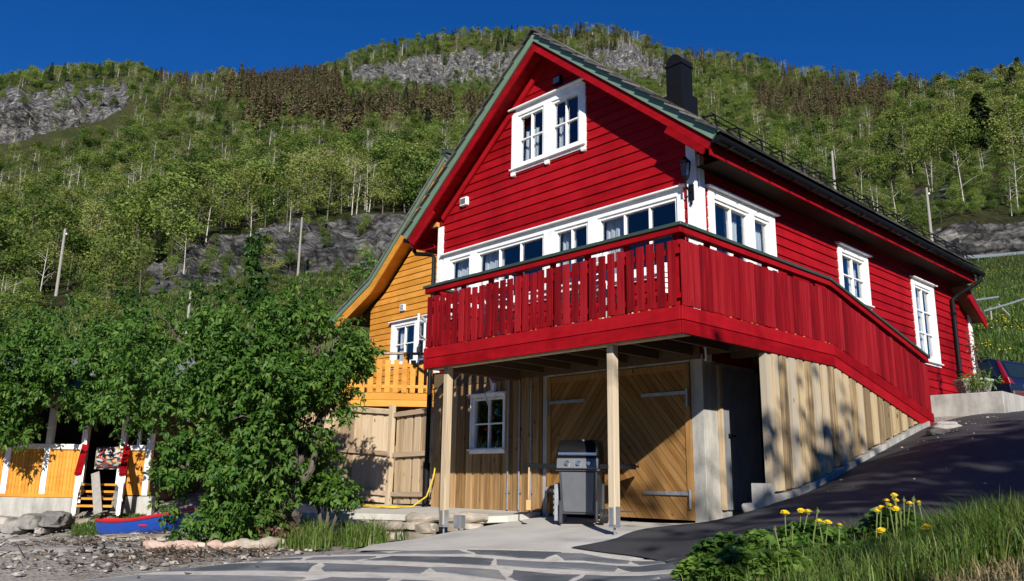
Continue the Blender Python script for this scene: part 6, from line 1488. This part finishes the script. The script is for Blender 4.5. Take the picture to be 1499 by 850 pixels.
# ---- trees -----------------------------------------------------------------
M['grey_bark'] = noisy('grey_bark', [(.09, .078, .062), (.16, .145, .12)], scale=5, rough=.9, bump=.3)
M['leaf_birch'] = leafmat('spring_birch_leaf', [(.11, .14, .038), (.18, .215, .056), (.24, .27, .08), (.32, .325, .13)], trans=.32, rough=.7, spec=.1)
M['leaf_green'] = leafmat('spring_green_leaf', [(.052, .090, .022), (.10, .155, .034), (.16, .22, .052), (.24, .295, .078)], trans=.32, rough=.7, spec=.1)
M['spruce_brown'] = leafmat('brown_spruce', [(.095, .083, .046), (.155, .122, .066), (.20, .152, .084), (.13, .145, .062)], trans=.1, rough=.8, spec=.1)
M['spruce_green'] = leafmat('dark_spruce', [(.022, .042, .018), (.036, .062, .024), (.055, .085, .032)], trans=.08, rough=.7, spec=.2)
def crown_mesh(kind, seed, nl, ls):
    rng = np.random.default_rng(seed)
    if kind.startswith('spruce'):
        t = rng.random(nl)**.8; a = rng.random(nl)*6.283; r = (1-t)**.8*.115*(.45+.65*rng.random(nl))*(1+.25*np.sin(t*38))
        c = np.c_[r*np.cos(a), r*np.sin(a), .10+.9*t]; d = unit(np.c_[np.cos(a), np.sin(a), -.55-.5*rng.random(nl)]); nn = unit(np.c_[np.cos(a), np.sin(a), np.full(nl, .8)]+rng.normal(size=(nl, 3))*.3)
        ln = ls*rng.uniform(.7, 1.3, nl)*(.5+.7*(1-t)); V, F = leaf_arrays(c, d, nn, ln, ln*.5, .1, .05)
        return V, F, np.clip(rng.normal(.5, .22, nl), 0, 1)
    k = rng.integers(10, 15); cs = []
    for i in range(k):
        z = rng.uniform(.20, .90); rr_ = .20*math.sin(min(1, (1.02-z)*1.9)*math.pi/2)*rng.uniform(.3, 1.2); a = rng.random()*6.283; cs.append((rr_*math.cos(a), rr_*math.sin(a), z, rng.uniform(.085, .16)*(1.1 if kind == 'broad' else .95)))
    cs.append((0, 0, .90, .09)); P = []; B_ = []
    w = np.array([c[3]**2 for c in cs]); cnt = rng.multinomial(nl, w/w.sum())
    for (x, y, z, r), m_ in zip(cs, cnt):
        u = rdir(m_, rng); rad = rng.random(m_)**(.4 if kind == 'broad' else .7); P.append(np.array([x, y, z])[None]+u*(rad*r*(1+.3*np.sin(u[:, 0]*6+x*40)*np.sin(u[:, 2]*5)))[:, None]*np.array([1, 1, .9])[None]); B_.append(np.clip(rng.normal(.5+.12*rng.normal(), .17, m_), 0, 1))
    c = np.concatenate(P); B_ = np.concatenate(B_); n = len(c); d = rdir(n, rng); d[:, 2] -= .2; nn = unit(rdir(n, rng)*.75+np.array([.5, -.4, .6])[None]); ln = ls*rng.uniform(.6, 1.35, n)
    V, F = leaf_arrays(c, unit(d), nn, ln, ln*.75, .12, .1); return V, F, B_
def trunk_arrays(kind, seed):
    """unit-height trunk with limbs, as an MB"""
    rr = random.Random(seed); m = MB()
    if kind.startswith('spruce'): m.tube([(0, 0, -.08), (0, 0, .5), (0, 0, .96)], [.012, .008, .002], 5, cap=False); return m
    nst = rr.choice((1, 1, 2)) if kind == 'birch' else 1
    for s in range(nst):
        lx, ly = rr.uniform(-.05, .05)+(.06 if s else 0), rr.uniform(-.05, .05)
        P = [Vector((s*.03, 0, -.08)), Vector((lx*.4+s*.03, ly*.4, .3)), Vector((lx, ly, .62)), Vector((lx*1.3, ly*1.3, .92))]
        m.tube(P, [.011, .008, .005, .0015], 5, cap=False)
        for k in range(7):
            z = rr.uniform(.28, .85); b = P[1].lerp(P[2], (z-.3)/.32) if z < .62 else P[2].lerp(P[3], (z-.62)/.3); a = rr.random()*6.283; L = .22*(1.05-z)+.07
            e = b+Vector((math.cos(a)*L, math.sin(a)*L, L*rr.uniform(.5, 1.1))); m.tube([b, b.lerp(e, .5)+Vector((0, 0, .01)), e], [.0035, .0025, .001], 4, cap=False)
    return m
PROTO = {}
def proto(kind, var, nl, ls, leaf, bark):
    """unit-height crown and trunk meshes shared by all copies"""
    V, F, B_ = crown_mesh(kind, 100*var+len(kind), nl, ls); cm = leaf_obj_mesh(kind+'_crown', V, F, B_, M[leaf])
    t = trunk_arrays(kind, var*13+5); tm = bpy.data.meshes.new(kind+'_trunk'); tm.from_pydata(t.v, [], t.f); tm.materials.append(M[bark]); tm.attributes.new('rnd', 'FLOAT', 'FACE'); tm.polygons.foreach_set('use_smooth', [True]*len(tm.polygons))
    return cm, tm
for v in range(3):
    PROTO['birch', v] = proto('birch', v+1, 1500, .026, 'leaf_birch', 'grey_bark')
    PROTO['broad', v] = proto('broad', v+1, 1800, .032, 'leaf_green', 'bark')
    PROTO['bare', v] = proto('birch', v+7, 330, .022, 'leaf_birch', 'birch_bark')
for v in range(2):
    PROTO['spruce_b', v] = proto('spruce', v+1, 360, .085, 'spruce_brown', 'bark'); PROTO['spruce_g', v] = proto('spruce', v+3, 420, .09, 'spruce_green', 'bark')
NV = {'birch': 3, 'broad': 3, 'bare': 3, 'spruce_b': 2, 'spruce_g': 2}
def tree(kind, p, h, label, group, rr, wide=1.0):
    nm = {'birch': 'birch_tree', 'broad': 'leafy_tree', 'bare': 'birch_tree', 'spruce_b': 'spruce_tree', 'spruce_g': 'spruce_tree'}[kind]
    r_ = empty(nm, tuple(p), label, 'tree', group); r_.scale = (h*wide, h*wide, h); r_.rotation_euler = (0, 0, rr.random()*6.283)
    cm, tm = PROTO[kind, rr.randrange(NV[kind])]
    for nme, me in (('crown', cm), ('trunk', tm)):
        o = bpy.data.objects.new(nme, me); COL.objects.link(o); o.parent = r_
    return r_
rr = random.Random(77)
# single trees that stand out
def tree_at(kind, px, row, h, label, group=None, wide=1.0):
    p = hill_at(np.array([float(px)]), np.array([float(row)]))[0]; return tree(kind, p, h, label, group, rr, wide)
tree_at('birch', 1325, 4.55, 17, 'tall loose birch breaking the skyline on the right hill')
tree_at('spruce_g', 1441, 4.9, 14, 'dark evergreen tree on the right skyline left of a pale birch', wide=1.7)
tree_at('birch', 1486, 4.75, 13, 'loose pale birch on the skyline near the right edge', wide=1.2)
tree_at('broad', 1390, 5.1, 10, 'round leafy tree on the right skyline left of the dark evergreen')
tree_at('bare', 515, 3.05, 10.5, 'pale leafless birch on top of the grey rock face, left of its twin')
tree_at('bare', 537, 3.07, 9.5, 'pale leafless birch on top of the grey rock face, right of its twin')
tree_at('bare', 598, 3.1, 10.5, 'crooked bare birch close to the yellow gable')
tree_at('bare', 300, 3.0, 9, 'bare forked birch on the dark rock slab')
tree_at('bare', 55, 2.2, 8, 'pale bare tree left of the tall pole')
tree_at('bare', 1412, 3.5, 10, 'pale forked tree above the road cutting on the right')
tree_at('bare', 1490, 3.3, 10, 'pale thin tree at the right edge above the road cutting')
# the wood: nearest trees one by one, the rest as woods
def zone(px, row, py, D, q):
    """kind and height for a random tree at this spot, or None"""
    if D < 108 and any(abs(px-a_) < w_ and D < b_ for a_, b_, w_ in ((86, 97, 34), (440, 108, 22), (1221, 82, 18), (1363, 82, 18), (276, 56, 15))): return None
    rk = float(rockness([px], [row])[0])
    if rk > .35 and row < (8.22 if 500 < px < 790 else 8.0) and q.random() > .05: return None
    if px < 195 and 5.5 < row < 6.1: return None
    r = q.random()
    if row < 1.6 and px > 700: return None
    if px > 1120 and row < 4.7:
        if row < 3.05 and px > 1360: return None
        return ('broad', q.uniform(1.8, 3.8)) if r < .86 else ('birch', q.uniform(3, 6)) if r < .97 else ('bare', q.uniform(5, 8))
    if row < 3.0:
        if row < 1.0: return None
        if 170 < px < 620 and row < 2.1: return ('broad', q.uniform(.8, 2.2)) if r < .8 else None
        return ('broad', q.uniform(1.8, 4.0)) if r < .82 else ('birch', q.uniform(4, 6.5))
    nz_ = mnoise.noise(Vector((px*.011, py*.02, 3)))
    if 350+nz_*40 < px < 760 and (118 if px < 500 else 160)+nz_*10 < py < 206+nz_*30+q.uniform(-14, 10)-(max(0, px-600)*.1): return ('spruce_b', q.uniform(10, 18)) if r < .78 else ('birch', q.uniform(7, 11)) if r < .9 else ('spruce_g', q.uniform(9, 14))
    if 1105+nz_*20 < px < 1312+nz_*30 and 134 < py < 192+nz_*20+q.uniform(-10, 8): return ('spruce_b', q.uniform(7, 13)) if r < .8 else ('birch', 7) if r < .92 else ('broad', 7)
    if 230 < px < 362 and py < 175 and r < .35: return ('spruce_b', q.uniform(8, 13))
    if row > 7.7:
        if r < .30 and px > 780: return ('spruce_b', q.uniform(9, 14))
        if r < .5: return ('spruce_g' if q.random() < .25 else 'broad', q.uniform(8, 13))
        return ('birch', q.uniform(8, 13))
    if r < .012: return ('spruce_g', q.uniform(8, 12))
    if r < .45+.5*nz_: return ('broad', q.uniform(6, 11))
    if r < .96: return ('birch', q.uniform(6, 11))
    return ('bare', q.uniform(7, 11)) if row < 4.6 and r > .985 else ('birch', q.uniform(6, 11))
hp_dense = []
q = random.Random(99); TR_ = []
NT = 30000
pxs = np.array([q.uniform(-350, 1800) for _ in range(NT)]); rws = np.array([q.uniform(1.0, 8.97) for _ in range(NT)])
HP = hill_at(pxs, rws); rel = HP-np.array(CP)[None]; Dh = rel@np.array(FH)
zc_ = rel@np.array(FW); pyv = 425-FPX*(rel@np.array(UP))/zc_
# thin to an even density per square metre
kidx = np.floor(rws).astype(int); cell = {}
order = list(range(NT)); q.shuffle(order)
sp0 = lambda D, row, px: (2.6 if (row < 3.05 or (px > 1120 and row < 4.7)) else 4.4 if D < 200 else 5.4)
occ = {}
for i in order:
    D = Dh[i]; s_ = sp0(D, rws[i], pxs[i]); x, y = HP[i, 0], HP[i, 1]; kx, ky = int(math.floor(x/6)), int(math.floor(y/6)); ok = True
    for a in (-1, 0, 1):
        for b in (-1, 0, 1):
            for (xx, yy, ss) in occ.get((kx+a, ky+b), ()):
                if (xx-x)**2+(yy-y)**2 < (min(s_, ss)*.8)**2: ok = False; break
            if not ok: break
        if not ok: break
    if not ok: continue
    z_ = zone(pxs[i], rws[i], pyv[i], D, q)
    if z_ is None: continue
    occ.setdefault((kx, ky), []).append((x, y, s_)); TR_.append((i, *z_))
KIND = {'broad': 'leafy green tree', 'birch': 'light green birch', 'bare': 'bare pale birch', 'spruce_b': 'brown spruce', 'spruce_g': 'dark green spruce'}
def spot(px, py):
    """where a tree stands, told by the things around it"""
    if px < 700:
        h_ = 'low down' if py > 395 else 'above the bank' if py > 330 else 'high up'
        for x, t in ((35, 'at the left edge'), (75, 'just left of the tall pole'), (130, 'just right of the tall pole'), (205, 'left of the dark rock slab'), (330, 'over the dark rock slab'), (420, 'left of the slim pale pole'), (500, 'right of the slim pale pole'), (700, 'near the yellow gable')):
            if px < x: return h_+', '+t
    h_ = 'above the road cutting' if py > 270 else 'halfway up' if py > 190 else 'on the right skyline'
    for x, t in ((1190, 'behind the roof'), (1250, 'by the plain pole'), (1340, 'left of the insulator pole'), (1400, 'by the insulator pole'), (1450, 'near the right edge'), (1900, 'at the right edge')):
        if px < x: return h_+', '+t
vis = [t for t in TR_ if -60 < pxs[t[0]] < 1560 and not (640 < pxs[t[0]] < 1120)]
vis.sort(key=lambda t: -t[2]/Dh[t[0]])
seen = {}; single = set(); named = {}
for t in vis:
    side = 0 if pxs[t[0]] < 900 else 1; key = (t[1], side); lim_ = {'broad': 75, 'birch': 55, 'bare': 16}.get(t[1], 6)
    if seen.get(key, 0) >= lim_: continue
    seen[key] = seen.get(key, 0)+1; single.add(t[0])
    sz = 'small' if t[2] < (4 if t[1] == 'broad' else 6) else 'tall' if t[2] > 8 else 'mid-sized'
    named.setdefault(sz+' '+KIND[t[1]]+' '+spot(pxs[t[0]], pyv[t[0]]), []).append(t)
ORD = ['leftmost', 'second from left', 'third from left', 'fourth from left', 'fifth from left', 'sixth from left', 'seventh from left', 'eighth from left', 'ninth from left', 'tenth from left', 'eleventh from left', 'twelfth from left']
for lab, ts in named.items():
    ts.sort(key=lambda t: pxs[t[0]]); n_ = len(ts)
    for i, t in enumerate(ts):
        l_ = lab if n_ == 1 else lab+', '+('rightmost' if i == n_-1 else ORD[i] if i < 12 else '%dth from left' % (i+1))
        tree(t[1], HP[t[0]], t[2], l_, 'single trees of the '+('left wood' if pxs[t[0]] < 900 else 'right slope'), rr, wide=1.4 if t[1] == 'broad' else 1.25)
# the rest: one wood per kind, instanced on a cloud of points
def wood_obj(name, kind, label):
    pts = [(HP[i], h) for i, k, h in TR_ if k in kind and i not in single]
    if not pts: return
    me = bpy.data.meshes.new(name); V = np.array([p for p, h in pts], np.float32); n = len(V)
    me.vertices.add(n); me.vertices.foreach_set('co', V.ravel())
    rng = np.random.default_rng(4)
    for nme, val in (('scl', np.array([h for p, h in pts])), ('rotz', rng.random(n)*6.283)):
        a = me.attributes.new(nme, 'FLOAT', 'POINT'); a.data.foreach_set('value', val.astype(np.float32))
    o = link_mesh(name, me); tag(o, label, 'wood', kind='stuff')
    ng = bpy.data.node_groups.new(name, 'GeometryNodeTree'); ng.interface.new_socket('Geometry', in_out='INPUT', socket_type='NodeSocketGeometry'); ng.interface.new_socket('Geometry', in_out='OUTPUT', socket_type='NodeSocketGeometry')
    nd, lk = ng.nodes, ng.links; gi = nd.new('NodeGroupInput'); go = nd.new('NodeGroupOutput'); join = nd.new('GeometryNodeJoinGeometry'); iop = nd.new('GeometryNodeInstanceOnPoints')
    for k in kind:
        for v in range(NV[k]):
            cm, tm = PROTO[k, v]; ino = bpy.data.objects.new(k+'_source', None)
            bm = bmesh.new(); bm.from_mesh(cm); nf = len(bm.faces); bm.from_mesh(tm); bm.faces.ensure_lookup_table()
            for f in bm.faces[nf:]: f.material_index = 1
            jm = bpy.data.meshes.new(k+'_whole'); bm.to_mesh(jm); bm.free(); jm.materials.append(cm.materials[0]); jm.materials.append(tm.materials[0])
            src = bpy.data.objects.new(k+'_source', jm)
            oi = nd.new('GeometryNodeObjectInfo'); oi.inputs['Object'].default_value = src; oi.inputs['As Instance'].default_value = True; lk.new(oi.outputs['Geometry'], join.inputs[0])
    lk.new(gi.outputs[0], iop.inputs['Points']); lk.new(join.outputs[0], iop.inputs['Instance']); iop.inputs['Pick Instance'].default_value = True
    s_ = nd.new('GeometryNodeInputNamedAttribute'); s_.data_type = 'FLOAT'; s_.inputs['Name'].default_value = 'scl'
    r_ = nd.new('GeometryNodeInputNamedAttribute'); r_.data_type = 'FLOAT'; r_.inputs['Name'].default_value = 'rotz'; cx_ = nd.new('ShaderNodeCombineXYZ'); lk.new(r_.outputs['Attribute'], cx_.inputs['Z'])
    wd = nd.new('ShaderNodeMath'); wd.operation = 'MULTIPLY'; wd.inputs[1].default_value = 1.0 if 'spruce' in kind[0] else 1.35; lk.new(s_.outputs['Attribute'], wd.inputs[0]); cs_ = nd.new('ShaderNodeCombineXYZ'); lk.new(wd.outputs[0], cs_.inputs['X']); lk.new(wd.outputs[0], cs_.inputs['Y']); lk.new(s_.outputs['Attribute'], cs_.inputs['Z']); lk.new(cs_.outputs[0], iop.inputs['Scale']); lk.new(cx_.outputs[0], iop.inputs['Rotation']); lk.new(iop.outputs[0], go.inputs[0])
    md = o.modifiers.new('wood', 'NODES'); md.node_group = ng; return o
wood_obj('birch_wood', ('birch', 'bare'), 'light green birch wood covering the mountainside')
wood_obj('leafy_wood', ('broad',), 'mid green leafy wood covering the mountainside')
wood_obj('brown_spruce_wood', ('spruce_b',), 'stand of brown spruces high on the mountainside')
wood_obj('dark_spruce_wood', ('spruce_g',), 'scattered dark spruces on the mountainside')
print('trees', len(TR_), 'single', len(single))
# trees beyond the frame, on the sunny side of the drive: they shade the drive and the stair
for i, (kd, p_, q_, h, wd_) in enumerate((('bare', 15.5, 1.3, 11, 1.0), ('birch', 16.5, 3.0, 10.6, 1.1), ('birch', 15.0, 4.4, 9.4, 1.1), ('birch', 18.0, 5.9, 10.8, 1.1), ('birch', 15.5, 7.3, 9.4, 1.2), ('bare', 17, 8.2, 11, 1.2), ('birch', 18, 9.4, 10.5, 1.3), ('broad', 15, 11.2, 8.6, 1.2))):
    x, y = .78*p_+.62*q_, -.62*p_+.78*q_
    tree(kd, (x, y, gz(x, y)), h, 'leafy tree on the sunny side of the drive, '+['nearest to the viewer', 'second nearest', 'third nearest', 'fourth nearest', 'fifth nearest', 'sixth nearest', 'seventh nearest', 'farthest up the drive', 'beyond'][i], 'trees on the sunny side of the drive', rr, wd_)
